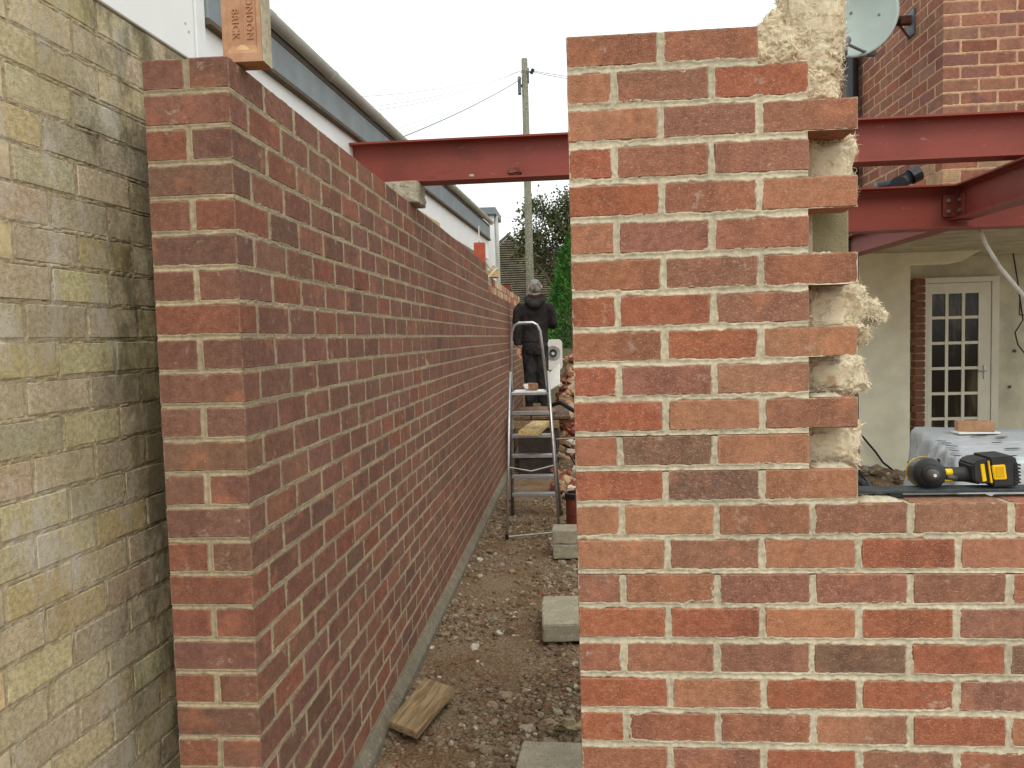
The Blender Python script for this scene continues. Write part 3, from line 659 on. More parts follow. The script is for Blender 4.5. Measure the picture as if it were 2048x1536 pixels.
def leaves(name, parent, pts, size, mat, flat=False, dirs=None):
    n = len(pts); pts = np.asarray(pts); V = np.zeros((n, 4, 3))
    a = RS.normal(size=(n, 3)); 
    if dirs is not None: a = dirs + a * .35
    a /= np.linalg.norm(a, axis=1)[:, None]; b = np.cross(a, RS.normal(size=(n, 3))); b /= np.linalg.norm(b, axis=1)[:, None]
    s = size * RS.uniform(.6, 1.3, (n, 1)); w = s * (.55 if not flat else .3)
    V[:, 0] = pts; V[:, 1] = pts + a * s * .5 + b * w * .5; V[:, 2] = pts + a * s; V[:, 3] = pts + a * s * .5 - b * w * .5
    o = npmesh(name, V.reshape(-1, 3), np.arange(n * 4).reshape(n, 4), mat, parent)
    at = o.data.color_attributes.new('col', 'FLOAT_COLOR', 'POINT'); c = RS.uniform(.6, 1.35, (n, 1)) * np.array([[1, 1, 1]]) * (1 + RS.uniform(-.12, .12, (n, 3)))
    c = np.concatenate([c, np.ones((n, 1))], 1); at.data.foreach_set('color', np.repeat(c, 4, 0).astype(np.float32).ravel()); return o
def tree(label, loc, H, clumps, dens, size):
    dens *= 2.6
    t = thing('broadleaf_tree', label, 'tree', loc); tr = MB(); tr.tube([(0, 0, -.1), (.05, 0, H * .3), (.0, .1, H * .55)], [.2, .16, .09], 9)
    P_ = []
    for (x, y, z, r) in clumps:
        tr.tube([(0, 0, H * .35), (x * .5, y * .5, (z + H * .35) / 2 + .2), (x, y, z)], [.09, .05, .02], 6)
        k = int(dens * r ** 2.2); 
        for q in range(7):
            d = RS.normal(size=3); d /= np.linalg.norm(d); sc = np.array([x, y, z]) + d * r * RS.uniform(.4, 1.0); rr_ = r * .42
            tr.tube([(x, y, z), tuple(sc)], [.02, .006], 4)
            P_.append(sc + RS.normal(size=(k // 7 + 1, 3)) * rr_ * .55)
    tr.build('trunk', M['bark'], t, smooth=True); leaves('crown', t, np.concatenate(P_), size, M['leaf']); return t
tree('dark broadleaf tree with thin open crown rising behind the far houses and pole', (-.3, 30, 0), 7.4,
     [(-1.5, 0, 5.0, .5), (-.9, .2, 5.6, .9), (-.9, 0, 6.5, .8), (.0, 0, 5.2, 1.1), (.2, .3, 6.4, 1.0), (.9, 0, 7.2, .9), (1.1, .2, 6.0, 1.1), (2.0, 0, 5.6, 1.2), (-.3, .4, 4.4, 1.0), (1.0, .3, 4.6, 1.2), (2.2, 0, 7.2, 1.0)], 700, .13)
cf = thing('conifer', 'bushy bright green conifer standing behind the board fence beside the pier', 'conifer', (.38, 17.0, 0))
MB().tube([(0, 0, -.1), (0, 0, 3.0), (0, 0, 4.2)], [.12, .06, .02], 8).build('trunk', M['bark'], cf)
n = 34000; zz = RS.uniform(.3, 4.55, n); rad = 1.13 * np.clip((4.65 - zz) / 2.9, 0, 1) ** .75 * (1 - .12 * np.clip(1 - zz, 0, 1)); an = RS.uniform(0, 2 * PI, n)
lump = 1 + .3 * fbm(np.cos(an) * 3.2, np.sin(an) * 3.2, zz * 2.6, 3, 77); rad = rad * lump * RS.uniform(.72, 1.05, n) ** .6
pts = np.stack([np.cos(an) * rad, np.sin(an) * rad, zz], 1); dirs = np.stack([np.cos(an) * .7, np.sin(an) * .7, np.full(n, .6)], 1)
leaves('crown', cf, pts, .10, M['thuja'], True, dirs)
fe = thing('board_fence', 'grey-brown close-boarded fence below the conifer at the end of the passage', 'fence', (0, 15.4, 0))
x = -1.2
while x < 2.2:
    MB().box((x, 0, 0), (x + .118, .02, 1.40 + random.uniform(-.006, .006))).build('board', M['fence'], fe); x += .122
MB().box((-1.2, .022, .35), (2.2, .06, .43)).build('rail', M['fence'], fe); MB().box((-1.2, .022, 1.15), (2.2, .06, 1.23)).build('rail', M['fence'], fe)

# ------------------------------------------------------------------ steelwork
def ibeam(axis, a, b, c0, ztop, h, w=.133, tf=.0078, tw=.0058, r=.008):
    """axis 'x': runs a..b in x centred on y=c0 ; axis 'y': runs in y centred on x=c0"""
    tf = .010; q = [(-w / 2, ztop), (w / 2, ztop), (w / 2, ztop - tf), (tw / 2 + r, ztop - tf), (tw / 2, ztop - tf - r), (tw / 2, ztop - h + tf + r), (tw / 2 + r, ztop - h + tf), (w / 2, ztop - h + tf), (w / 2, ztop - h), (-w / 2, ztop - h), (-w / 2, ztop - h + tf), (-tw / 2 - r, ztop - h + tf), (-tw / 2, ztop - h + tf + r), (-tw / 2, ztop - tf - r), (-tw / 2 - r, ztop - tf), (-w / 2, ztop - tf)]
    mb = MB(); 
    if axis == 'x': mb.prism([(u + c0, z) for u, z in q], 'x', a, b)
    else: mb.prism([(u + c0, z) for u, z in q], 'y', a, b)
    return mb
b1 = ibeam('x', -1.25, 4.2, 4.215, 2.725, .222).build('steel_beam', M['steel']); tag(b1, 'red primed steel beam spanning from the left wall past the pier, nearest and highest one', 'beam', 'red primed steel beams')
b2 = thing('steel_beam', 'red primed steel beam under the house front, with four bolts where another joins', 'beam', (1.3, 4.8, 2.22), 0, 'red primed steel beams')
o = ibeam('x', 0, 3.6, 0, .252, .252, w=.146).build('beam_body', M['steel'], b2)
b3 = thing('steel_beam', 'red primed steel beam running towards the viewer beneath the top one, bolted by an angle cleat', 'beam', (2.27, 4.79, 2.26), 0, 'red primed steel beams')
ibeam('y', -1.2, -.004, 0, .208, .2, w=.12).build('beam_body', M['steel'], b3)
MB().box((-.095, -.013, .03), (-.004, -.004, .16)).build('cleat', M['steel'], b3, bevel=.001)
MB().box((-.012, -.09, .03), (-.004, -.012, .16)).build('cleat', M['steel'], b3, bevel=.001)
for bx in (-.068,):
    for bz in (.062, .125):
        mb = MB(); mb.prism([(bx + .012 * math.cos(k * PI / 3), bz + .012 * math.sin(k * PI / 3)) for k in range(6)], 'y', -.024, -.013); mb.build('bolt', M['bolt'], b3)
for by in (-.045,):
    for bz in (.062, .125):
        mb = MB(); mb.prism([(by + .012 * math.cos(k * PI / 3), bz + .012 * math.sin(k * PI / 3)) for k in range(6)], 'x', -.026, -.012); mb.build('bolt', M['bolt'], b3)
b4 = ibeam('y', 4.9, 8.2, 2.27, 2.40, .16, w=.13).build('steel_beam', M['steel']); tag(b4, 'red primed steel beam running back under the house flank behind the soil pipe', 'beam', 'red primed steel beams')
# padstone: rough-cast concrete block on the wall top under the beam
def rough_block(name, a, b, mat, amp=.004, parent=None, cuts=6, seed=0, rot=None, loc=None, bev=.006):
    me = bpy.data.meshes.new(name); bm = bmesh.new(); bmesh.ops.create_cube(bm, size=1)
    sx, sy, sz = b[0] - a[0], b[1] - a[1], b[2] - a[2]
    for v in bm.verts: v.co = Vector((v.co.x * sx, v.co.y * sy, v.co.z * sz))
    bmesh.ops.bevel(bm, geom=bm.edges[:], offset=bev, segments=2, affect='EDGES')
    bmesh.ops.subdivide_edges(bm, edges=[e for e in bm.edges if e.calc_length() > min(sx, sy, sz) * .5], cuts=cuts, use_grid_fill=True)
    for v in bm.verts:
        nn = mnoise.noise_vector(v.co * 38 + Vector((seed * 3.3, 0, 0))); v.co += nn * amp + mnoise.noise_vector(v.co * 9 + Vector((seed, 2, 1))) * amp * 1.2
    bm.to_mesh(me); bm.free(); o = link(name, me, mat, parent)
    o.location = loc if loc else ((a[0] + b[0]) / 2, (a[1] + b[1]) / 2, (a[2] + b[2]) / 2)
    if rot: o.rotation_euler = rot
    return o
tag(rough_block('padstone', (-1.08, 4.10, 2.385), (-.815, 4.33, 2.500), M['pad'], .007, seed=3), 'rough pebbly concrete padstone on the wall top carrying the beam end', 'padstone')
tag(rough_block('brick_fragment', (-.34, 4.15, 2.513), (-.27, 4.2, 2.55), M['clay'], .008, seed=5, cuts=3, bev=.01), 'broken bit of brick lying on the lower flange of the beam', 'brick')
tag(rough_block('mortar_crumb', (-.545, 4.152, 2.513), (-.52, 4.175, 2.528), M['mortar'], .004, seed=6, cuts=2, bev=.004), 'small pale crumb of mortar on the beam flange', 'mortar')

# ------------------------------------------------------------------ loose bricks on the wall top
lbk = thing('frogged_brick', 'orange brick stood on end on the wall top, its pressed frog and lettering facing out', 'brick', (-.847, 2.022, 2.386), math.radians(2))
ob = bpy.data.objects.new('body', None)
w2, t2, hh = .0515, .033, .215; fr = .012
bm_ = MB(); iw, ib, it = w2 - .011, .022, hh - .022; dp = .009
V = [(-w2, -t2, 0), (w2, -t2, 0), (w2, -t2, hh), (-w2, -t2, hh), (-iw, -t2, ib), (iw, -t2, ib), (iw, -t2, it), (-iw, -t2, it),
     (-iw + .006, -t2 + dp, ib + .022), (iw - .006, -t2 + dp, ib + .022), (iw - .006, -t2 + dp, it - .022), (-iw + .006, -t2 + dp, it - .022),
     (-w2, t2, 0), (w2, t2, 0), (w2, t2, hh), (-w2, t2, hh)]
bm_.add(V, [(0, 1, 5, 4), (1, 2, 6, 5), (2, 3, 7, 6), (3, 0, 4, 7), (4, 5, 9, 8), (5, 6, 10, 9), (6, 7, 11, 10), (7, 4, 8, 11), (8, 9, 10, 11), (12, 15, 14, 13), (0, 12, 13, 1), (1, 13, 14, 2), (2, 14, 15, 3), (3, 15, 12, 0)])
fb = Mt('fletton_clay', .9, 0, .15); c_ = fb.mix(fb.ramp(fb.noise(22, 3), .4, .65), lin(184, 140, 110), lin(194, 156, 124)); fb.col(fb.mix(fb.mul(fb.ramp(fb.noise(200, 4, None, .7), .6, .7), .4), c_, lin(238, 208, 176))); fb.bump(fb.noise(180, 4), .4, .0015)
bb_ = bm_.build('brick_body', fb.m, lbk)
MB().add([(-.026, -t2 + .0068, ib + .0225 + .0), (.026, -t2 + .0068, ib + .0225), (0, -t2 + .0075, ib + .034)], [(0, 1, 2)])
pm_ = simple('pale_clay', lin(228, 196, 150), .9); MB().prism([(-.030, .022), (.030, .022), (.006, .044), (-.006, .044)], 'y', -t2 + .004, -t2 + .0095).build('frog_wedge', pm_, lbk)
MB().box((-.002, -t2 + .0065, .045), (.002, -t2 + .0098, .165)).build('frog_rib', fb.m, lbk, bevel=.0008)
MB().box((w2 + .0003, -t2 + .001, .0), (w2 + .0035, t2, hh)).build('mortar_side', M['mortar'], lbk, bevel=.001)
def text_mesh(s, size, ext, mat, parent, name='lettering', M4=None):
    cu = bpy.data.curves.new(name, 'FONT'); cu.body = s; cu.size = size; cu.extrude = ext; cu.align_x = 'CENTER'; cu.align_y = 'CENTER'; cu.resolution_u = 2; cu.space_character = 1.12
    t = bpy.data.objects.new(name, cu); C.objects.link(t); dg = bpy.context.evaluated_depsgraph_get(); dg.update()
    me = bpy.data.meshes.new_from_object(t.evaluated_get(dg)); bpy.data.objects.remove(t); me.materials.clear()
    o = link(name, me, mat, parent); o.matrix_local = M4; return o
def rotm(loc): # text plane facing -Y, reading downwards
    return Matrix.Translation(loc) @ Matrix(((0, -1, 0), (0, 0, -1), (1, 0, 0))).to_4x4() @ Matrix.Rotation(PI, 4, 'Z')
def textdown(loc):
    # local x (reading) -> world -z ; local y (up) -> world +x ; local z -> world -y
    R_ = Matrix(((0, 1, 0), (0, 0, -1), (-1, 0, 0))); return Matrix.Translation(loc) @ R_.to_4x4()
text_mesh('LONDON', .026, .0024, fb.m, lbk, M4=textdown((.0185, -t2 + .0085, .120)))
text_mesh('BRICK', .026, .0024, fb.m, lbk, M4=textdown((-.0185, -t2 + .0085, .100)))

ub = rough_block('loose_brick', (-.985, 7.35, 2.384), (-.88, 7.42, 2.60), M['clay'], .001, seed=8, cuts=2, bev=.002, loc=(-.90, 7.45, 2.49)); ub.data.materials[0] = simple('bright_brick', lin(186, 98, 74), .9, 0, .12)
ub.location = (-.905, 7.5, 2.47); tag(ub, 'bright red brick stood upright near the far end of the wall top', 'brick')
u2 = rough_block('loose_brick', (0, 0, 0), (.11, .2, .072), simple('buff_brick', lin(212, 180, 132), .9, 0, .2, 30), .003, seed=9, cuts=2, bev=.003, loc=(-.86, 8.25, 2.33)); tag(u2, 'buff brick end jutting from the step in the wall top', 'brick')
u3 = rough_block('mortar_lump', (0, 0, 0), (.07, .07, .05), M['mortar'], .012, seed=10, cuts=3, bev=.012, loc=(-.84, 8.22, 2.385)); tag(u3, 'lump of pale mortar on top of the buff brick end', 'mortar')
u4 = rough_block('loose_brick', (0, 0, 0), (.10, .215, .07), M['clay'], .001, seed=12, cuts=2, bev=.002, loc=(-.9, 10.5, 2.33)); tag(u4, 'dark red brick on the far wall top just left of the man', 'brick')
tag(MB().tube([(-.80, 7.9, 2.36), (-.85, 7.86, 2.29), (-.87, 7.84, 2.27)], [.006, .006, .01], 6).tube([(-.87, 7.84, 2.27), (-.765, 7.9, 2.375)], .006, 6).build('line_pin', M['cable_w']), 'pale line pin poked in the joint at the wall step', 'line pin')
tag(MB().tube([(-.945 + .03, 7.56, 2.75), (-.915, 7.56, 2.60), (-.90, 7.9, 2.44), (-.875, 8.2, 2.37)], .007, 6).build('string_line', M['cable_w']), 'pale string line dangling by the upright brick', 'string')

# ------------------------------------------------------------------ things on the passage floor
def plank(name, pts4, th, mat, label, cat='board'):
    mb = MB(); p = [Vector(q) for q in pts4]; up = (p[1] - p[0]).cross(p[3] - p[0]).normalized()
    if up.z < 0: up = -up
    mb.add([q for q in p] + [q - up * th for q in p], [(0, 1, 2, 3), (7, 6, 5, 4), (0, 4, 5, 1), (1, 5, 6, 2), (2, 6, 7, 3), (3, 7, 4, 0)])
    c = sum(p, Vector()) / 4; ang = math.atan2((p[3] - p[0]).y, (p[3] - p[0]).x) - PI / 2
    Rm = Matrix.Rotation(-ang, 3, 'Z'); mb.v = [tuple(Rm @ (Vector(v) - c)) for v in mb.v]
    o = mb.build(name, mat, None, bevel=.003, seg=2); o.location = c; o.rotation_euler = (0, 0, ang); return tag(o, label, cat)
plank('wood_offcut', [(-.815, 3.08, .062), (-.675, 3.0, .055), (-.585, 3.40, .058), (-.735, 3.49, .066)], .03, M['wood'], 'short offcut of brown timber lying on the gravel by the wall base')
def cblock(cx, cy, cz, sx, sy, sz, rz, label, seed, rx=0):
    o = rough_block('concrete_block', (0, 0, 0), (sx, sy, sz), M['block'], .003, seed=seed, cuts=7, bev=.006, loc=(cx, cy, cz)); o.rotation_euler = (rx, 0, rz); return tag(o, label, 'block', 'grey concrete blocks on the passage floor')
cblock(.02, 5.74, .052, .44, .215, .1, .02, 'lower concrete block of the pair stacked before the clay pipe', 1)
cblock(.02, 5.76, .155, .44, .215, .1, -.03, 'upper concrete block of the pair stacked before the clay pipe', 2)
cblock(.0, 4.36, .075, .44, .215, .1, .03, 'flat concrete block at the middle of the passage, farther of two touching', 3)
cblock(-.0, 4.13, .085, .43, .215, .1, .08, 'tilted concrete block at the middle of the passage, nearer of two touching', 4, .12)
cblock(-.02, 2.74, .06, .44, .215, .1, -.06, 'pale concrete block at the foot of the pier, cut by the picture edge', 5)
st = rough_block('stone_lump', (0, 0, 0), (.11, .07, .045), simple('buff_stone', lin(158, 144, 112), .95, 0, .2, 30, .5), .014, seed=15, cuts=5, bev=.02, loc=(-.065, 3.12, .04)); tag(st, 'buff stone lump lying at the foot of the pier', 'stone')
cp = thing('clay_pipe', 'reddish brown clay drain pipe standing upright behind the stacked blocks', 'pipe', (-.02, 6.25, .0))
n = 24
def ring(z0, z1, ro_, ri, mat, name):
    mb = MB(); vv = []
    for (z, r) in ((z0, ri), (z0, ro_), (z1, ro_), (z1, ri)):
        vv += [(r * math.cos(2 * PI * k / n), r * math.sin(2 * PI * k / n), z) for k in range(n)]
    mb.add(vv, [(a * n + k, ((a + 1) % 4) * n + k, ((a + 1) % 4) * n + (k + 1) % n, a * n + (k + 1) % n) for a in range(4) for k in range(n)]); return mb.build(name, mat, cp, smooth=False)
ring(0, .355, .085, .075, M['clay'], 'barrel'); ring(.2, .215, .09, .086, M['clay'], 'rib'); ring(.335, .375, .094, .076, M['black'], 'socket')

# ladder
ld = thing('step_ladder', 'aluminium step ladder with hand hoop standing open in the passage', 'ladder', (-.4, 6.7, 0))
def L(p): return (p[0] + .4, p[1] - 6.7, p[2])
# climbing frame: feet at Y~7.08, leaning to the platform at Y~6.75, hoop above
fl, frr = (-.618, 7.08, .0), (-.165, 7.02, .0); pl, pr2 = (-.566, 6.72, 1.17), (-.245, 6.72, 1.17)
hoop = [fl, pl, (-.553, 6.66, 1.62), (-.545, 6.655, 1.70), (-.52, 6.65, 1.755), (-.48, 6.65, 1.775), (-.36, 6.65, 1.775), (-.325, 6.65, 1.755), (-.300, 6.655, 1.70), (-.292, 6.66, 1.62), pr2, frr]
MB().tube([L(p) for p in hoop[1:-1]], .013, 8).build('hand_hoop', M['alu'], ld, smooth=True)
for a, b in ((fl, pl), (frr, pr2)):
    MB().tube([L(a), L(b)], .016, 8).build('stile', M['alu_dark'], ld, smooth=True); MB().tube([L(a), L((a[0], a[1], .05))], .02, 8).build('foot', M['black'], ld)
def lerp(a, b, t): return tuple(a[i] + (b[i] - a[i]) * t for i in range(3))
for zt in (.21, .385, .585, .775, .985):
    t = zt / 1.17; a = L(lerp(fl, pl, t)); b = L(lerp(frr, pr2, t)); MB().box((a[0], a[1] - .045, a[2] - .018), (b[0], a[1] + .035, a[2] + .012)).build('tread', M['alu'], ld, bevel=.003)
MB().box(L((-.555, 6.55, 1.155)), L((-.255, 6.78, 1.185))).build('platform', M['alu'], ld, bevel=.005)
MB().box(L((-.53, 6.56, 1.186)), L((-.28, 6.77, 1.19))).build('platform_mat', M['paper'], ld)
nl, nr = (-.592, 6.2, 0), (-.165, 6.33, 0); tl, tr_ = (-.562, 6.56, 1.36), (-.237, 6.56, 1.36)
for a, b in ((nl, tl), (nr, tr_)):
    MB().tube([L(a), L(b)], .0115, 8).build('support_leg', M['alu'], ld, smooth=True); MB().tube([L(a), L((a[0], a[1], .04))], .015, 8).build('foot', M['black'], ld)
MB().tube([L((-.59, 6.21, .02)), L((-.17, 6.32, .03))], .008, 6).build('support_bar', M['alu_dark'], ld)
a, b = lerp(nl, tl, .42), lerp(nr, tr_, .42); mid = ((a[0] + b[0]) / 2, a[1], a[2] - .035)
MB().tube([L(a), L(mid), L(b)], .007, 6).build('spreader', M['alu_dark'], ld)
tag(rough_block('brick_bat', (0, 0, 0), (.09, .10, .06), simple('brown_brick', lin(150, 112, 84), .9, 0, .2), .005, seed=31, cuts=3, bev=.006, loc=(-.375, 6.66, 1.221)), 'half a brown brick left on the ladder platform', 'brick')
tag(rough_block('crumpled_paper', (0, 0, 0), (.045, .05, .05), M['paper'], .009, seed=32, cuts=3, bev=.01, loc=(-.432, 6.63, 1.222)), 'crumpled white paper beside the brick on the ladder platform', 'paper')
plank('wood_board', [(-.512, 6.62, .845), (-.33, 6.62, .84), (-.27, 7.5, .83), (-.43, 7.5, .835)], .045, M['wood_pale'], 'pale new timber board resting across the ladder tread')

# platform and clutter behind the ladder
pf = thing('work_platform', 'low working platform of boards on crates that the man stands on', 'platform', (-.45, 9.9, 0))
for x0 in (-.32, -.09, .14): MB().box((x0, -.75, .665), (x0 + .215, .75, .70)).build('board', M['wood_dark'], pf, bevel=.003)
for (a, b, mt, nm) in (((-.26, -.72, .0), (.20, -.3, .2), 'dkcrate', 'crate'), ((-.26, -.74, .205), (-.04, -.2, .235), 'wood', 'packing_board'), ((-.01, -.74, .205), (.22, -.2, .235), 'wood', 'packing_board'), ((-.26, -.7, .24), (.21, -.3, .49), 'dkcrate', 'crate'), ((-.34, -.76, .56), (.24, -.72, .655), 'wood', 'edge_board'), ((-.25, .2, 0), (.2, .7, .66), 'dkcrate', 'crate')):
    MB().box(a, b).build(nm, M[mt], pf, bevel=.004)
MB().box((-.26, -.7, .49), (.21, -.5, .54)).build('packing_board', M['wood_dark'], pf, bevel=.004)
def lumpy(name, c, r, mat, label, cat, seed, amp=.25, rz=0):
    bm = bmesh.new(); bmesh.ops.create_icosphere(bm, subdivisions=4, radius=1)
    V = np.array([v.co[:] for v in bm.verts]); F = np.array([[v.index for v in f.verts] for f in bm.faces]); bm.free()
    V = np.sign(V) * np.abs(V) ** .8; V = V * np.array(r); V[:, 2] = np.maximum(V[:, 2], -r[2] * .6)
    d = fbm(V[:, 0] * 6, V[:, 1] * 6, V[:, 2] * 9, 3, seed) * amp; V = V * (1 + d[:, None]); o = npmesh(name, V, F, mat, None, True); o.location = c; o.rotation_euler = (0, 0, rz); return tag(o, label, cat)
lumpy('canvas_sack', (-.47, 9.42, .735), (.24, .16, .06), M['canvas'], 'flattened brown sack lying on the front of the working platform', 'sack', 4)
tr = thing('metal_trestle', 'dark metal trestle beside the platform, partly behind the pier', 'trestle', (-.1, 9.2, 0))
MB().tube([(-.18, 0, 0), (-.16, 0, .62)], .016, 6).build('leg', M['rust'], tr); MB().tube([(.22, 0, 0), (.2, 0, .62)], .016, 6).build('leg', M['rust'], tr)
MB().box((-.22, -.03, .62), (.4, .03, .66)).build('top_rail', M['rust'], tr); MB().tube([(-.17, 0, .42), (.3, 0, .44)], .01, 6).build('brace', M['alu_dark'], tr); MB().tube([(-.17, 0, .3), (-.0, 0, .24), (.1, -.02, .05)], .01, 6).build('hose_loop', M['black'], tr)
tag(MB().tube([(-.34, 9.7, .78), (-.2, 9.6, .83), (-.05, 9.5, .74), (.1, 9.4, .66)], .028, 7).build('black_pipe', M['black']), 'length of black pipe resting over the trestle at the rubble heap', 'pipe')
# rubble heap: loose broken bricks
rubc = [lin(170, 104, 80), lin(150, 88, 70), lin(196, 176, 146), lin(184, 150, 118), lin(122, 76, 62), lin(206, 196, 176)]
rmat = brick_mat('rubble_brick', speck=.1, bumpd=.002)
RB = [rough_block('broken_brick', (0, 0, 0), s, rmat, .007, seed=40 + i, cuts=2, bev=.006) for i, s in enumerate(((.2, .1, .065), (.12, .1, .065), (.09, .08, .06), (.15, .1, .065)))]
used = set(); cnt = 0
for k in range(170):
    x = random.uniform(-.38, .05); y = random.uniform(10.4, 12.5) if k < 140 else random.uniform(7.6, 9.1); 
    if k >= 140: x = random.uniform(-.25, .05)
    src = RB[k % 4]; o = src if (k % 4) not in used else src.copy()
    if (k % 4) not in used: used.add(k % 4)
    else: C.objects.link(o)
    z = float(gheight(np.array([x]), np.array([y]))[0]) + random.uniform(.02, .07)
    o.location = (x, y, z); o.rotation_euler = (random.uniform(-.6, .6), random.uniform(-.6, .6), random.uniform(0, 6.28)); cc_ = random.choice(rubc); o.color = jit(cc_)
    ci = rubc.index(cc_); wd = ('orange-red', 'dull red', 'pale, mortar-coated', 'tan', 'dark brown-red', 'whitish, mortar-crusted')[ci]
    tag(o, wd + (' broken brick lying in the heap of rubble beyond the man' if k < 140 else ' broken brick lying on the ground before the platform'), 'brick', 'broken bricks of the rubble heap' if k < 140 else 'broken bricks strewn before the platform')
pb = plank('plaster_board', [tuple(Vector((-0.4023, 11.0000, 0.8753))), tuple(Vector((-0.2357, 11.0000, 0.9721))), tuple(Vector((-0.2341, 11.2500, 1.2563))), tuple(Vector((-0.4054, 11.2500, 1.1068)))], .02, M['paper'], 'white board leaning on the rubble beside the man')
sg = thing('patterned_tray', 'round-cornered white tray with dark swirling print, propped behind the man', 'tray', (-.315, 11.62, 1.38))
pp = []
for (cx, cz, a0) in ((.06, .17, 0), (-.06, .17, 90), (-.06, -.17, 180), (.06, -.17, 270)):
    pp += [(cx + .06 * math.cos(math.radians(a0 + q)), cz + .06 * math.sin(math.radians(a0 + q))) for q in (0, 30, 60, 90)]
MB().prism(pp, 'y', 0, .03).build('tray_body', M['paper'], sg)
for k in range(7):
    r = .03 + k * .013; MB().tube([(-.02 + r * math.cos(a), -.004, .02 + r * math.sin(a)) for a in [q * PI / 10 for q in range(0, 21)]], .002 if k > 2 else .005, 4, False).build('printed_ring', M['ink'], sg)

# ------------------------------------------------------------------ the man
man = thing('person', 'man in black hooded top and black work trousers seen from behind, left arm hanging', 'person', (-.53, 10.2, .70))
def S(name, V, E, R, mat, parent, root=0, sub=2):
    me = bpy.data.meshes.new(name); me.from_pydata([tuple(v) for v in V], E, []); me.update(); o = link(name, me, mat, parent)
    md = o.modifiers.new('skin', 'SKIN'); md.use_smooth_shade = True; md.branch_smoothing = .6
    sv = me.skin_vertices[0] if len(me.skin_vertices) else None
    if sv is None:
        bm = bmesh.new(); bm.from_mesh(me); bm.verts.layers.skin.verify(); bm.to_mesh(me); bm.free(); sv = me.skin_vertices[0]
    for i, r in enumerate(R): sv.data[i].radius = r if isinstance(r, tuple) else (r, r)
    for i in range(len(V)): sv.data[i].use_root = (i == root)
    s = o.modifiers.new('sub', 'SUBSURF'); s.levels = sub; s.render_levels = sub
    return o
# local coordinates: x right, y away, z up from the boards
def RM(name, build, mat, parent, vox=.012, smooth=4, disp=None):
    """overlapping tapered limbs fused into one continuous skin (voxel remesh, then relaxed)"""
    mb = MB(); build(mb); o = mb.build(name, mat, parent, smooth=True)
    r = o.modifiers.new('fuse', 'REMESH'); r.mode = 'VOXEL'; r.voxel_size = vox; r.use_smooth_shade = True
    k = o.modifiers.new('relax', 'SMOOTH'); k.iterations = smooth; k.factor = .5
    if disp:
        tx = bpy.data.textures.new(name + '_folds', 'CLOUDS'); tx.noise_scale = disp[0]; dm_ = o.modifiers.new('folds', 'DISPLACE'); dm_.texture = tx; dm_.strength = disp[1]; dm_.mid_level = .5
    return o
def loft(mb, rings, n=20):
    """rings: (cx, cy, cz, rx, ry)"""
    vv = [(cx + rx * math.cos(2 * PI * k / n), cy + ry * math.sin(2 * PI * k / n), cz) for cx, cy, cz, rx, ry in rings for k in range(n)]; q = len(rings)
    mb.add(vv, [(i * n + k, i * n + (k + 1) % n, (i + 1) * n + (k + 1) % n, (i + 1) * n + k) for i in range(q - 1) for k in range(n)] + [tuple(range(n - 1, -1, -1)), tuple(range((q - 1) * n, q * n))])
def body_(mb):
    loft(mb, [(0, 0, .78, .12, .09), (0, 0, .95, .13, .09), (0, 0, 1.2, .145, .10), (.01, 0, 1.36, .17, .09), (.015, 0, 1.43, .07, .06), (.018, .0, 1.52, .052, .056)])
    loft(mb, [(.02, .015, 1.49, .045, .05), (.02, .02, 1.53, .066, .078), (.02, .015, 1.60, .075, .092), (.02, .01, 1.665, .066, .082), (.02, .005, 1.70, .03, .04)])
    mb.tube([(.0, .095, 1.60), (.005, .12, 1.575), (.01, .10, 1.56)], [.012, .016, .01], 8)      # nose
    mb.tube([(-.16, 0, 1.36), (-.215, 0, 1.12), (-.225, .0, .90), (-.21, .01, .82)], [.055, .042, .03, .03], 10)
    mb.tube([(.17, 0, 1.36), (.225, .04, 1.12), (.18, .24, 1.10), (.15, .30, 1.12)], [.055, .042, .03, .03], 10)
    for sx in (-.078, .084): mb.tube([(sx, 0, .82), (sx, -.005, .45), (sx, 0, .08)], [.08, .055, .042], 10)
RM('body', body_, M['skin'], man, .011, 3)
def hand(wrist, d, side, parent):
    w_ = Vector(wrist); d = Vector(d).normalized(); s = Vector(side).normalized(); nrm = d.cross(s).normalized()
    def hb_(mb):
        mb.tube([w_ - d * .02, w_ + d * .025, w_ + d * .075], [.024, .032, .034], 10)
        for v in range(len(mb.v)): p_ = Vector(mb.v[v]); mb.v[v] = tuple(p_ - nrm * ((p_ - w_).dot(nrm) * .5))
        for o_, l in ((-.027, .066), (-.009, .074), (.009, .070), (.026, .055)):
            p0 = w_ + d * .068 + s * o_; c1 = p0 + d * l * .45; c2 = c1 + (d * .85 + nrm * .4).normalized() * l * .32; c3 = c2 + (d * .6 + nrm * .8).normalized() * l * .26; mb.tube([p0, c1, c2, c3], [.0095, .0088, .008, .0065], 8)
        p0 = w_ + d * .02 - s * .022; mb.tube([p0, p0 + d * .03 - s * .022, p0 + d * .062 - s * .028 + nrm * .012], [.013, .011, .009], 8)
    return RM('hand', hb_, M['skin'], parent, .0045, 2)
hand((-.212, .012, .805), (.16, .02, -1), (.75, .6, .1), man)
hand((.15, .31, 1.12), (-.1, 1, .3), (.9, .1, 0), man)
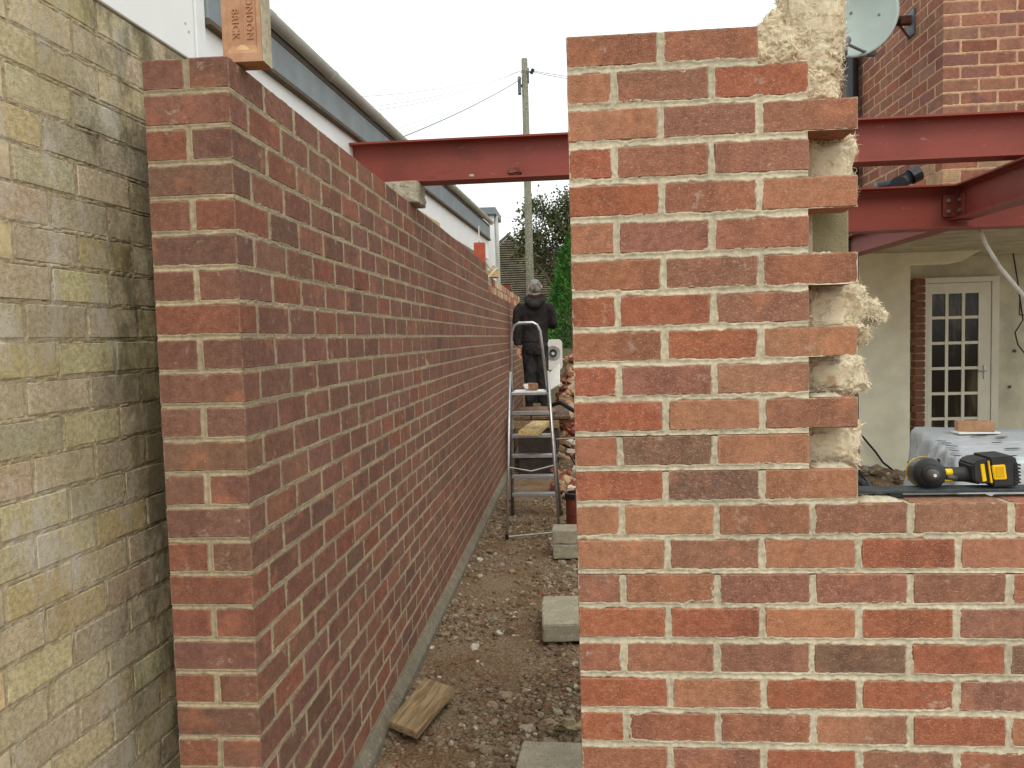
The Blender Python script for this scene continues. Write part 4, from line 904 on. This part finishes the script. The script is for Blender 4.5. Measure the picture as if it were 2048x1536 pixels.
def top_(mb):
    loft(mb, [(.0, 0, .865, .17, .125), (.0, 0, .90, .182, .132), (.0, 0, 1.0, .172, .125), (.005, 0, 1.15, .182, .13), (.01, 0, 1.28, .196, .13), (.012, 0, 1.36, .19, .115), (.015, 0, 1.42, .13, .10), (.018, .005, 1.465, .075, .085)])
    mb.tube([(-.14, 0, 1.365), (-.20, 0, 1.30), (-.232, .0, 1.12), (-.238, .0, .95), (-.232, .005, .845)], [.078, .08, .068, .058, .046], 12)
    mb.tube([(.155, 0, 1.365), (.205, 0, 1.30), (.245, .03, 1.14), (.235, .12, 1.10), (.185, .25, 1.11)], [.078, .08, .07, .062, .046], 12)
    mb.tube([(-.105, -.005, 1.455), (-.075, -.09, 1.43), (.0, -.14, 1.36), (.035, -.14, 1.36), (.105, -.09, 1.43), (.135, -.005, 1.455)], [.035, .045, .06, .06, .045, .035], 10)
    mb.tube([(-.10, .02, 1.47), (-.07, -.06, 1.49), (.02, -.095, 1.47), (.11, -.06, 1.49), (.14, .02, 1.47)], [.026, .03, .034, .03, .026], 8)
RM('hooded_top', top_, M['hoodie'], man, .012, 5, (.09, .022))
def trs_(mb):
    loft(mb, [(.0, 0, .93, .155, .115), (0, 0, .86, .172, .13), (0, 0, .78, .178, .135), (0, 0, .72, .165, .125)])
    for sx, dx in ((-.078, .0), (.080, .01)):
        mb.tube([(sx, 0, .82), (sx, 0, .70), (sx + dx, -.008, .47), (sx + dx, .008, .28), (sx + dx + .004, .01, .075)], [.098, .098, .080, .076, .076], 14)
RM('trousers', trs_, M['trousers'], man, .012, 4, (.07, .02))
for sx, ang in ((-.09, -.25), (.10, .35)):
    def boot_(mb):
        mb.tube([(sx, -.055, .045), (sx, .03, .05), (sx + .12 * math.sin(ang), .13, .04), (sx + .17 * math.sin(ang), .19, .032)], [.042, .046, .044, .03], 10); mb.tube([(sx, -.01, .05), (sx, 0, .14)], [.045, .048], 10)
    RM('boot', boot_, M['black'], man, .009, 3)
bm = bmesh.new(); bmesh.ops.create_icosphere(bm, subdivisions=4, radius=1)
V = np.array([v.co[:] for v in bm.verts]); F = np.array([[v.index for v in f.verts] for f in bm.faces]); bm.free()
keepf = (V[F][:, :, 1].mean(1) < .45) | (V[F][:, :, 2].mean(1) > .35); low_ = V[F][:, :, 2].mean(1) > -.93; F = F[keepf & low_]
r_ = 1 + .035 * fbm(V[:, 0] * 9, V[:, 1] * 9, V[:, 2] * 6, 3, 99)
npmesh('hair', V * r_[:, None] * np.array([.080, .094, .108]) + np.array([.02, .006, 1.606]), F, M['hair'], man, True)
for sx in (-1, 1): MB().tube([(.02 + sx * .074, .03, 1.575), (.02 + sx * .084, .025, 1.60), (.02 + sx * .084, .03, 1.62), (.02 + sx * .078, .04, 1.63)], [.008, .012, .012, .006], 6).build('ear', M['skin'], man, smooth=True)
for sx in (-.085, .085):
    MB().tube([(sx - .045, -.128, .80), (sx + .045, -.132, .80), (sx + .04, -.125, .70), (sx, -.122, .685), (sx - .04, -.122, .70), (sx - .045, -.128, .80)], .005, 4, False).build('pocket', M['trousers'], man)

# ------------------------------------------------------------------ house on the right
hs = thing('brick_house', 'brown-red brick house above the steel beams, its ground floor opened onto a cream room', 'house', (2.36, 5.2, 0))
PH = .0805; HH = .0685; bl = []; rf = []; rk = []
hc = [lin(146, 100, 82), lin(140, 98, 82), lin(150, 108, 88), lin(136, 94, 84), lin(148, 96, 78), lin(144, 106, 88)]
zt = 2.40 + .068 + .008; r = 0
while zt < 4.7:
    low = zt < 2.95; pal = [lin(182, 160, 134), lin(168, 110, 84), lin(150, 100, 78), lin(172, 142, 112), lin(142, 96, 80)] if zt < 2.75 else hc
    x = 0; k = 0
    while x < 2.4:
        Lh = .101 if (k == 0 and r % 2 == 0) else .2145
        colr = jit(random.choice(pal if low else hc), .1)
        if low and zt > 2.75: colr = jit(lin(150, 116, 92), .1)
        bl.append(((x + Lh / 2, .05, zt - HH / 2), (Lh, .1, HH), colr)); rf.append((x, x + Lh, zt - HH, zt)); x += Lh + .012; k += 1
    y = .113 if r % 2 else 0.2265 - .0; y = (0.113 if not (r % 2 == 0) else 0.226); first = (.101 if r % 2 else .2145)
    rk.append((0, first, zt - HH, zt)); y = first + .012
    while y < 3.6:
        Lh = .2145; colr = jit(random.choice(pal if zt < 2.75 and y < .7 else hc), .1)
        bl.append(((.05, y + Lh / 2, zt - HH / 2), (.1, Lh, HH), colr)); rk.append((y, y + Lh, zt - HH, zt)); y += Lh + .012
    zt += PH; r += 1
# corner bricks: those whose end shows on the flank run the full return there
bl2 = []
for (c, s, k) in bl:
    if c[1] == .05 and c[0] < .12 and s[0] < .11: bl2.append(((.0505, .1072, c[2]), (.101, .2145, s[2]), k))
    else: bl2.append((c, s, k))
lay_bricks(hs, bl2, 'house', M['brick_house'], M['brick_house_far'], 300)
MB().box((.006, .006, 2.405), (2.4, .105, 4.69)).box((.006, .1, 2.405), (.1, 3.6, 4.69)).build('mortar_core', M['mortar_house'], hs)
mortar_sheet(hs, M['mortar_house'], rf, [(.001, .75, 2.41, 3.9)], .006, lambda u, z: np.stack([u, np.zeros_like(u), z], 1), (0, -1, 0), rec=.002, rag=.004, seed=31, smear=.6)
mortar_sheet(hs, M['mortar_house'], rk, [(.001, 1.9, 2.41, 3.9)], .008, lambda u, z: np.stack([np.zeros_like(u), u, z], 1), (-1, 0, 0), rec=.002, rag=.004, seed=32, smear=.4)
# torn edge: rough mortar patch at the corner and a slipped joint
def patch(x0, x1, z0, z1, seed, nm='mortar_patch'):
    n = 18; vs_ = []
    for a in range(n + 1):
        for b in range(n + 1):
            u, v = a / n, b / n; e = min(u, 1 - u, v, 1 - v) * 4 + .6 * mnoise.noise(Vector((u * 4 + seed, v * 4, 0))); vs_.append((x0 + (x1 - x0) * u, -.012 * max(-.4, min(1, e)) - .003 * mnoise.noise(Vector((u * 12, v * 12, seed))), z0 + (z1 - z0) * v))
    MB().add(vs_, [(a * (n + 1) + b, (a + 1) * (n + 1) + b, (a + 1) * (n + 1) + b + 1, a * (n + 1) + b + 1) for a in range(n) for b in range(n)]).build(nm, M['mortar'], hs, True)
patch(.0, .10, 2.78, 2.90, 3)
MB().box((.0, -.004, 2.958), (.9, .01, 2.966)).build('open_joint', M['soffit'], hs)
MB().box((.30, -.012, 2.76), (.308, .0, 2.79)).build('nail', M['rust'], hs)
MB().box((.15, .12, 2.42), (3.4, 4.2, 2.50)).build('ceiling', M['ceiling'], hs)
MB().box((.11, .106, 2.505), (3.4, 3.6, 4.68)).build('upper_floor', M['ceiling'], hs)
MB().box((2.402, 0, 2.41), (3.4, .1, 4.69)).build('upper_wall', M['mortar_house'], hs)
ev = MB().box((-.35, 1.5, 4.1), (.0, 3.6, 4.16)); ev.build('eaves', M['soffit'], hs)
# ground-floor walls
X0, Y0_ = -2.36, -5.2
def hb(a, b): return (a[0] + X0, a[1] + Y0_, a[2]), (b[0] + X0, b[1] + Y0_, b[2])
cw = MB(); pts = [(2.0, .14), (3.46, .14), (3.46, 2.305), (3.96, 2.305), (4.16, 2.42), (2.0, 2.42)]
cw.prism([(a + X0, b) for a, b in pts], 'y', 8.3 + Y0_, 8.62 + Y0_); cw.build('cream_wall', M['cream'], hs, bevel=.006, seg=2)
MB().box(*hb((2.0, 8.301, .10), (3.46, 8.6, .135))).build('plinth', M['slab'], hs)
MB().box(*hb((3.0, 9.06, .1), (6.4, 9.2, 2.5))).build('back_wall', M['plaster'], hs)
for k in range(24):
    z = .2 + k * .083; w = random.uniform(.0, .045); q = MB().box(*hb((3.74 + w, 8.93, z), (3.885, 9.055, z + .068))); o = q.build('brick', M['brick_house'], hs, bevel=.004); o.color = jit(lin(124, 86, 70), .12)
MB().box(*hb((3.79, 8.955, .13), (3.88, 9.058, 2.2))).build('mortar_core', M['mortar_house'], hs)
MB().box(*hb((3.89, 8.99, 2.13), (4.70, 9.055, 2.19))).box(*hb((3.89, 8.99, .12), (3.94, 9.055, 2.13))).box(*hb((4.62, 8.99, .12), (4.70, 9.055, 2.13))).build('door_frame', M['gloss'], hs, bevel=.004)
dr = MB(); dx0, dx1 = 3.945, 4.615; dz0, dz1 = .14, 2.125
cols = 3; rws = 7; sw = .075; bx = .032
dr.box(*hb((dx0, 9.0, dz0), (dx0 + .04, 9.04, dz1))).box(*hb((dx1 - .13, 9.0, dz0), (dx1, 9.04, dz1))).box(*hb((dx0 + .04, 9.001, dz1 - .115), (dx1 - .13, 9.039, dz1))).box(*hb((dx0 + .04, 9.001, dz0), (dx1 - .13, 9.039, dz0 + .2)))
gx0, gx1, gz0, gz1 = dx0 + .04, dx1 - .13, dz0 + .2, dz1 - .115; pw = (gx1 - gx0 - 2 * bx) / 3; ph = .243
nr_ = 6; ph = (gz1 - gz0 - (nr_ - 1) * bx) / nr_
for k in range(1, 3): dr.box(*hb((gx0 + k * pw + (k - 1) * bx, 9.002, gz0), (gx0 + k * (pw + bx), 9.037, gz1)))
for k in range(1, nr_):
    for j in range(3): dr.box(*hb((gx0 + j * (pw + bx) + .0005, 9.004, gz0 + k * ph + (k - 1) * bx), (gx0 + j * (pw + bx) + pw - .0005, 9.035, gz0 + k * (ph + bx))))
door = dr.build('door', M['gloss'], hs)
for k in range(nr_):
    for j in range(3): MB().box(*hb((gx0 + j * (pw + bx) + .001, 9.018, gz0 + k * (ph + bx) + .001), (gx0 + j * (pw + bx) + pw - .001, 9.023, gz0 + k * (ph + bx) + ph - .001))).build('pane', M['glass'], door)
MB().box(*hb((dx1 - .075, 8.985, 1.05), (dx1 - .045, 8.999, 1.20))).build('handle_plate', M['bolt'], door); MB().tube([(dx1 - .06 + X0, 8.99 + Y0_, 1.14), (dx1 - .06 + X0, 8.96 + Y0_, 1.14), (dx1 - .15 + X0, 8.955 + Y0_, 1.14)], .008, 6).build('handle', M['bolt'], door)
sqx = 4.95; MB().tube([(sqx + X0, 9.055 + Y0_, 1.75), (sqx + .3 + X0, 9.055 + Y0_, 1.75), (sqx + .3 + X0, 9.055 + Y0_, 2.0), (sqx + X0, 9.055 + Y0_, 2.0), (sqx + X0, 9.055 + Y0_, 1.75)], .006, 4).build('marked_square', M['soffit'], hs)
for (x, z) in ((4.9, 1.35), (5.1, 1.2), (4.85, .95), (5.15, 1.5), (2.9, 1.9)): MB().tube([(x + X0, 9.058 + Y0_, z), (x + X0, 9.048 + Y0_, z)], .018, 7).build('plaster_chip', M['soffit'], hs)

# things by the house
ps = thing('trunking_post', 'white plastic trunking length standing against the plaster right of the glazed door', 'trunking', (4.93, 8.7, .12))
MB().prism([(-.05, -.02), (.05, -.02), (.05, .03), (.045, .03), (.045, -.014), (-.045, -.014), (-.045, .03), (-.05, .03)], 'z', 0, 1.55).build('channel', M['gloss'], ps); MB().box((-.02, -.026, 1.3), (.01, -.0205, 1.34)).build('sticker', M['green'], ps)
sp = thing('soil_pipe', 'black plastic soil pipe rising against the house flank past the beams', 'pipe', (2.29, 6.62, .1))
MB().tube([(0, 0, 0), (0, 0, 4.6)], .055, 20).build('pipe_run', M['pipe'], sp, smooth=True)
for z in (.5, 2.27): MB().tube([(0, 0, z), (0, 0, z + .09)], .066, 20).build('collar', M['pipe'], sp, smooth=False)
MB().tube([(.0, -.03, .34), (-.0, -.09, .34), (.05, -.16, .26), (.05, -.17, .0)], .055, 14).build('branch', M['pipe'], sp, smooth=True)
wf = thing('waste_fitting', 'black capped pipe elbow lying on the lower beam between the two long beams', 'pipe fitting', (2.05, 5.02, 2.49))
MB().tube([(-.16, 0, .02), (-.06, .0, .04), (.05, .0, .09)], .042, 14).build('elbow', M['pipe'], wf, smooth=True); MB().tube([(-.05, -.04, .03), (-.06, -.075, .03)], .05, 16).build('cap', M['pipe'], wf)
MB().tube([(.04, 0, .085), (.09, .0, .11)], .05, 14).build('collar', M['pipe'], wf); MB().tube([(-.3, 0, .0), (-.2, .02, .01), (-.15, .0, .02)], .018, 8).build('stub', M['pipe'], wf, smooth=True)

ds = thing('satellite_dish', 'pale grey satellite dish on a wall bracket, aimed left past the wool-topped pier', 'satellite dish', (2.36, 5.66, 3.70))
# dish: shallow oval bowl, its axis pointing towards the viewer and left
n1, n2 = 10, 40; vs_ = []; fs_ = []
for a in range(n1 + 1):
    for b in range(n2):
        r = a / n1; t = 2 * PI * b / n2; vs_.append((.215 * r * math.cos(t), .268 * r * math.sin(t), .045 * r * r))
for a in range(n1):
    for b in range(n2): fs_.append((a * n2 + b, a * n2 + (b + 1) % n2, (a + 1) * n2 + (b + 1) % n2, (a + 1) * n2 + b))
nv = len(vs_); vs_ += [(x, y, z - .006) for x, y, z in vs_]; fs_ += [tuple(i + nv for i in reversed(f)) for f in fs_]
fs_ += [(n1 * n2 + b, n1 * n2 + (b + 1) % n2, nv + n1 * n2 + (b + 1) % n2, nv + n1 * n2 + b) for b in range(n2)]
dc = Vector((1.895 - 2.36, 5.30 - 5.66, 3.63 - 3.70))
ax = Vector((-.30, -.93, .22)).normalized(); up = Vector((.34, -.05, 1)); up = (up - ax * up.dot(ax)).normalized(); rt = up.cross(ax)
Rd = Matrix((rt, up, ax)).transposed().to_4x4(); DM = Matrix.Translation(dc) @ Rd
def dl(p): return DM @ Vector(p)
q = MB().add([dl(v) for v in vs_], fs_); q.build('reflector', M['dish'], ds, smooth=True)
MB().tube([dl((.02, -.02, -.01)), dl((.06, 0, -.07)), Vector((-.22, -.08, .03)), Vector((-.12, -.02, .05))], .018, 10).build('arm', M['dish'], ds, smooth=True)
MB().tube([Vector((-.12, -.02, .05)), Vector((-.095, -.01, .05))], .027, 10).build('clamp', M['black'], ds); 
MB().box((-.1, -.03, .03), (-.005, .02, .085)).build('bracket', M['rust'], ds, bevel=.004); MB().box((-.012, -.06, -.05), (-.002, .05, .12)).build('wall_plate', M['dish_dark'], ds)
MB().tube([Vector((-.08, 0, .03)), Vector((-.01, .02, -.05))], .008, 6).build('strut', M['rust'], ds)
lp = Vector((1.6982, 5.0200, 3.4080)) - Vector(ds.location); MB().tube([Vector((1.9344, 5.2400, 3.4099)) - Vector(ds.location), Vector((1.8672, 5.2000, 3.4150)) - Vector(ds.location), lp], .009, 6).build('feed_arm', M['dish_dark'], ds)
MB().box(tuple(Vector((1.9381, 5.2500, 3.4102)) - Vector(ds.location) - Vector((.03, .02, .014))), tuple(Vector((1.9381, 5.2500, 3.4102)) - Vector(ds.location) + Vector((.03, .02, .014)))).build('arm_mount', M['dish_dark'], ds, bevel=.004)
ld_ = (dl((0, 0, .02)) - lp).normalized(); MB().tube([lp - ld_ * .05, lp + ld_ * .01, lp + ld_ * .045], [.018, .024, .027], 12).build('receiver', M['dish_dark'], ds, smooth=True); MB().tube([lp - ld_ * .02 + Vector((0, 0, -.01)), lp - ld_ * .03 + Vector((0, 0, -.06))], .022, 10).build('receiver_body', M['dish_dark'], ds, smooth=True)
for x, y in ((-.08, .05), (.09, .06)): MB().tube([dl((x, y, .004)), dl((x, y, .016))], .008, 6).build('screw', M['dish_dark'], ds)

# wrapped stack, brick, cables
pk = thing('wrapped_stack', 'pallet stack shrouded in white printed polythene standing inside the house opening', 'pallet stack', (2.95, 4.95, .12))
A, B_, C_, D_ = Vector((2.42, 5.76)), Vector((2.07, 4.38)), Vector((3.35, 4.02)), Vector((3.75, 5.4)); ctr = Vector((2.95, 4.95)); per = []
cn = [A, B_, C_, D_]
for i in range(4):
    a, b = cn[i], cn[(i + 1) % 4]
    for k in range(40): per.append(a.lerp(b, k / 40))
npn = len(per); vs_ = []; levels = 26
for lv in range(levels + 1):
    h = lv / levels; z = .81 * h
    for i, p2 in enumerate(per):
        d2 = (p2 - ctr).normalized(); s = i / 40 * 6.0; fold = (math.sin(s * 5 + 2 * math.sin(h * 2.2 + s)) * .035 + mnoise.noise(Vector((s * 1.6, h * 2.2, 4))) * .07) * (1 - h ** 6) + mnoise.noise(Vector((s * 6, h * 7, 1))) * .012 * (1 - h ** 6)
        fl_ = .05 * (1 - h) - (.02 if h > .97 else 0); q = p2 + d2 * (fold + fl_); vs_.append((q.x - 2.95, q.y - 4.95, z))
fs_ = [(l * npn + i, l * npn + (i + 1) % npn, (l + 1) * npn + (i + 1) % npn, (l + 1) * npn + i) for l in range(levels) for i in range(npn)]
# top: rings shrinking to the centre with shallow wrinkles
base = levels * npn; prev = base
for rg_ in range(1, 15):
    s = 1 - rg_ / 14
    for i in range(npn):
        p_ = Vector(vs_[base + i]); x, y = p_.x * s, p_.y * s; vs_.append((x, y, .812 + .010 * mnoise.noise(Vector((x * 3, y * 9, 2))) + .006 * mnoise.noise(Vector((x * 11, y * 5, 8)))))
    cur = len(vs_) - npn; fs_ += [(prev + i, prev + (i + 1) % npn, cur + (i + 1) % npn, cur + i) for i in range(npn)]; prev = cur
MB().add(vs_, fs_).build('polythene_cover', M['sheet'], pk, smooth=True)
def on_top(x, y, w, d, mat, nm, rz=.3):
    MB().box((x, y, .823), (x + w, y + d, .8245), Matrix.Rotation(rz, 3, 'Z')).build(nm, mat, pk)
for (x, y, w) in ((-.45, .15, .10), (-.33, .1, .08), (.1, -.1, .12), (.3, -.2, .09), (-.1, -.15, .07), (.2, .1, .12)): on_top(x, y, w, .014, M['ink'], 'printed_mark', random.uniform(-.3, .3))
for x, y, w, r in ((-0.738, -0.043, 0.050, -0.50), (-0.748, -0.131, 0.050, -0.60), (-0.779, -0.255, 0.060, -0.70), (-0.843, -0.428, 0.050, -0.90), (-0.915, -0.605, 0.050, -1.10), (-0.468, -0.141, 0.060, 0.30), (-0.524, -0.383, 0.090, 0.20), (-0.644, -0.647, 0.050, 0.40), (-0.341, 0.049, 0.050, 0.20)): on_top(x, y, w, .022, M['ink'], 'printed_mark', r)
for k in range(7):   # printed lettering running down the near corner fold
    t = k / 7; b = Vector((2.07, 4.38)).lerp(Vector((2.42, 5.76)), .06 + t * .10); MB().box((b.x - 2.95 - .07 , b.y - 4.95, .76 - t * .10), (b.x - 2.95 - .066, b.y - 4.95 + .03, .785 - t * .10)).build('printed_mark', M['ink'], pk)
lb2 = rough_block('loose_brick', (0, 0, 0), (.215, .1, .065), simple('tan_brick', lin(176, 138, 106), .9, 0, .15), .002, seed=60, cuts=2, bev=.004, loc=(2.62, 5.30, .985)); lb2.rotation_euler = (0, 0, -.25); tag(lb2, 'tan brick weighing down the white polythene on the stack', 'brick')
tag(rough_block('timber_batten', (0, 0, 0), (.26, .12, .012), M['paper'], .001, seed=61, cuts=1, bev=.002, loc=(2.62, 5.29, .946)), 'thin white card under the tan brick on the polythene', 'card')
wc = [Vector((2.4603, 4.9500, 2.2428)), Vector((2.5302, 5.0000, 2.1405)), Vector((2.6660, 5.1000, 2.0072)), Vector((2.8666, 5.2000, 1.8281)), Vector((3.1161, 5.3000, 1.6375)), Vector((3.3692, 5.4000, 1.2673))]
tag(MB().tube(wc, .012, 8).build('white_conduit', M['cable_w'], smooth=True), 'white flexible conduit hanging from the lower beam', 'conduit')
bc = [Vector((2.9006, 8.2000, 0.5889)), Vector((3.0032, 8.2200, 0.4646)), Vector((3.0961, 8.2400, 0.3555)), Vector((3.1705, 8.2500, 0.2478)), Vector((3.2464, 8.2000, 0.1767)), Vector((3.2000, 7.9000, 0.1542))]
tag(MB().tube(bc, .011, 6).build('black_cable', M['black'], smooth=True), 'black cable drooping across the foot of the cream wall', 'cable')
wl_ = [Vector((4.7528, 8.9000, 2.6221)), Vector((4.8365, 8.9000, 2.1313)), Vector((4.8990, 8.9000, 1.6931)), Vector((4.7900, 8.8500, 1.5591)), Vector((4.8228, 8.8500, 1.4218)), Vector((4.9776, 8.9000, 1.2524))]
tag(MB().tube(wl_, .007, 6).build('thin_wire', M['black'], smooth=True), 'thin dark wire looping down the plaster at the right edge', 'wire')
# rubble and timbers on the slab before the house
pts_ = []; 
p = np.column_stack([RS.uniform(1.6, 3.4, 700), RS.uniform(5.6, 8.1, 700)]); s_ = .02 + .06 * RS.rand(700) ** 2.5; hz = .12 + .28 * np.clip(1 - ((p[:, 0] - 2.5) / .7) ** 2 - ((p[:, 1] - 6.9) / .8) ** 2, 0, 1)
tag(scatter_stones('rubble', np.column_stack([p, hz]), s_, stone_cols(700), .6, IV2, IF2), 'broken masonry heaped on the slab before the cream wall', 'rubble')
sub = MB(); vv = []; nn_ = 24
for a in range(nn_ + 1):
    for b in range(nn_ + 1):
        x, y = 1.8 + 1.4 * a / nn_, 6.1 + 1.6 * b / nn_; vv.append((x, y, .12 + .27 * max(0, 1 - ((x - 2.5) / .7) ** 2 - ((y - 6.9) / .8) ** 2)))
sub.add(vv, [(a * (nn_ + 1) + b, (a + 1) * (nn_ + 1) + b, (a + 1) * (nn_ + 1) + b + 1, a * (nn_ + 1) + b + 1) for a in range(nn_) for b in range(nn_)]); o = sub.build('rubble_mound', M['earth'], smooth=True); tag(o, kind='structure')
for k, (x, y, s, rz) in enumerate(((2.25, 6.3, .3, .4), (2.5, 6.2, .22, 1.2), (2.75, 6.25, .28, -.3))):
    o = rough_block('masonry_lump', (0, 0, 0), (s, s * .6, s * .45), M['block'] if k != 1 else rmat, .012, seed=70 + k, cuts=4, bev=.02, loc=(x, y, .30 + .03 * k)); o.rotation_euler = (.2, .1, rz); o.color = lin(170, 120, 96)
    tag(o, ['left grey lump of broken masonry on the rubble beyond the sill', 'reddish lump of broken masonry beyond the sill', 'right grey lump of broken masonry nearest the wrapped stack'][k], 'masonry')

# ------------------------------------------------------------------ sill: slate strip and drill
sls = MB(); sls.box((.70, 1.985, 1.234), (1.62, 2.045, 1.2415)); o = sls.build('slate_strip', M['slate'], bevel=.001); o.rotation_euler = (0, 0, 0); tag(o, 'dark slate-grey damp-proof strip laid along the low sill, under the drill', 'strip')
for k, x in enumerate((.80, 1.2, 1.5)): tag(rough_block('spacer', (0, 0, 0), (.03, .03, .012), M['slate'], .0005, seed=80 + k, cuts=1, bev=.001, loc=(x, 2.015, 1.2275)), ['left', 'middle', 'right'][k] + ' small packing piece under the slate strip on the sill', 'packer')
dd = thing('cordless_drill', 'black and yellow cordless drill lying on its side on the slate strip', 'drill', (.95, 2.03, 1.2415))
c0 = Vector((-0.0270, 0.1200, 0.0186)); c1 = Vector((-0.0729, -0.0700, 0.0414)); axd = (c1 - c0).normalized(); c0 = c0 + axd * .03; Lh = (c1 - c0).length
def lathe(prof, name, mat, parent, n=28):
    u = axd.cross(Vector((0, 0, 1))).normalized(); w = axd.cross(u); vv = []
    for t, r in prof:
        for k in range(n): a = 2 * PI * k / n; vv.append(c0 + axd * t + (u * math.cos(a) + w * math.sin(a)) * r)
    ff = [(i * n + k, i * n + (k + 1) % n, (i + 1) * n + (k + 1) % n, (i + 1) * n + k) for i in range(len(prof) - 1) for k in range(n)] + [tuple(range(n)), tuple(range(len(prof) * n - 1, (len(prof) - 1) * n - 1, -1))]
    return MB().add(vv, ff).build(name, mat, parent, smooth=False)
E0 = Lh
lathe([(-.03, .028), (-.022, .036), (.012, .040)], 'motor_housing', M['toolblack'], dd)
lathe([(.012, .0415), (.024, .0415)], 'yellow_band', M['yellow'], dd)
lathe([(.0242, .0405), (.07, .041), (.088, .039)], 'gear_case', M['toolgrey'], dd)
lathe([(.088, .037), (.106, .037), (.112, .033), (.118, .026)], 'torque_collar', M['toolblack'], dd)
lathe([(.118, .024), (.122, .0235), (.138, .021), (.142, .0165)], 'chuck_ring', M['toolblack'], dd)
lathe([(.142, .0155), (.152, .013), (.158, .008)], 'chuck', M['toolgrey'], dd); lathe([(.158, .0045), (.170, .004)], 'chuck_jaw', M['chrome'], dd)
for k in range(10):
    a = 2 * PI * k / 10; u = axd.cross(Vector((0, 0, 1))).normalized(); w = axd.cross(u); q = c0 + axd * .0 + (u * math.cos(a) + w * math.sin(a)) * .0395
    MB().tube([q - axd * .02, q + axd * .006], .0022, 4).build('vent_rib', M['toolblack'], dd)
h0 = Vector((-0.0249, 0.0100, 0.0288)); h1 = Vector((0.0646, 0.0050, 0.0299))
MB().tube([h0, h0.lerp(h1, .3), h0.lerp(h1, .65), h1], [.022, .0185, .0195, .026], 16).build('handle', M['toolblack'], dd, smooth=True)
MB().tube([h0 + Vector((-.005, -.018, .009)), h0.lerp(h1, .22) + Vector((0, -.018, .009))], .009, 8).build('trigger_guard', M['yellow'], dd, smooth=True); MB().tube([h0 + Vector((.006, -.022, -.002)), h0 + Vector((.03, -.021, -.006))], .007, 8).build('trigger', M['toolgrey'], dd, smooth=True)
MB().tube([h0 + Vector((-.002, -.02, -.012)), h0.lerp(h1, .25) + Vector((0, -.017, -.011))], .004, 6).build('selector', M['yellow'], dd, smooth=True)
def quadbox(name, xz, Yf, Yb, mat, bev=.004):
    f = [Vector((x, Yf - 2.03, z)) for x, z in xz]; shift = Vector((0, Yb - Yf, 0)); b = [p + shift for p in f]; n = len(f)
    return MB().add(f + b, [tuple(range(n)), tuple(range(2 * n - 1, n - 1, -1))] + [(i, i + n, (i + 1) % n + n, (i + 1) % n) for i in range(n)]).build(name, mat, dd, bevel=bev, seg=2)
quadbox('battery_foot', [(0.0340, 0.0597), (0.0494, 0.0721), (0.0733, 0.0743), (0.0834, 0.0111), (0.0524, 0.0114), (0.0379, 0.0192)], 1.998, 2.075, M['toolblack'])
quadbox('battery', [(0.0713, 0.0778), (0.1317, 0.0819), (0.1390, 0.0693), (0.1467, 0.0115), (0.1397, 0.0053), (0.0804, 0.0035)], 1.992, 2.082, M['toolblack'], .005)
quadbox('battery_latch', [(0.0754, 0.0596), (0.1074, 0.0616), (0.1125, 0.0240), (0.0817, 0.0231)], 1.988, 1.993, M['yellow'], .002)
quadbox('latch_recess', [(0.0830, 0.0559), (0.1019, 0.0569), (0.1046, 0.0306), (0.0857, 0.0296)], 1.9866, 1.9878, simple('tool_amber', lin(206, 160, 20), .4), .0003)
quadbox('side_badge', [(0.0513, 0.0613), (0.0609, 0.0624), (0.0672, 0.0195), (0.0577, 0.0171)], 1.9945, 1.9985, M['yellow'], .001)
quadbox('yellow_strip', [(0.0676, 0.0704), (0.0712, 0.0703), (0.0800, 0.0149), (0.0753, 0.0150)], 1.9915, 1.997, M['yellow'], .0008)
for k in range(6): quadbox('grip_rib', [(0.1289 + 0.00010 * k, 0.0625 + -0.00876 * k), (0.1442 + 0.00010 * k, 0.0617 + -0.00876 * k), (0.1455 + 0.00010 * k, 0.0573 + -0.00876 * k), (0.1301 + 0.00010 * k, 0.0575 + -0.00876 * k)], 1.9885, 2.01, M['toolblack'], .001)
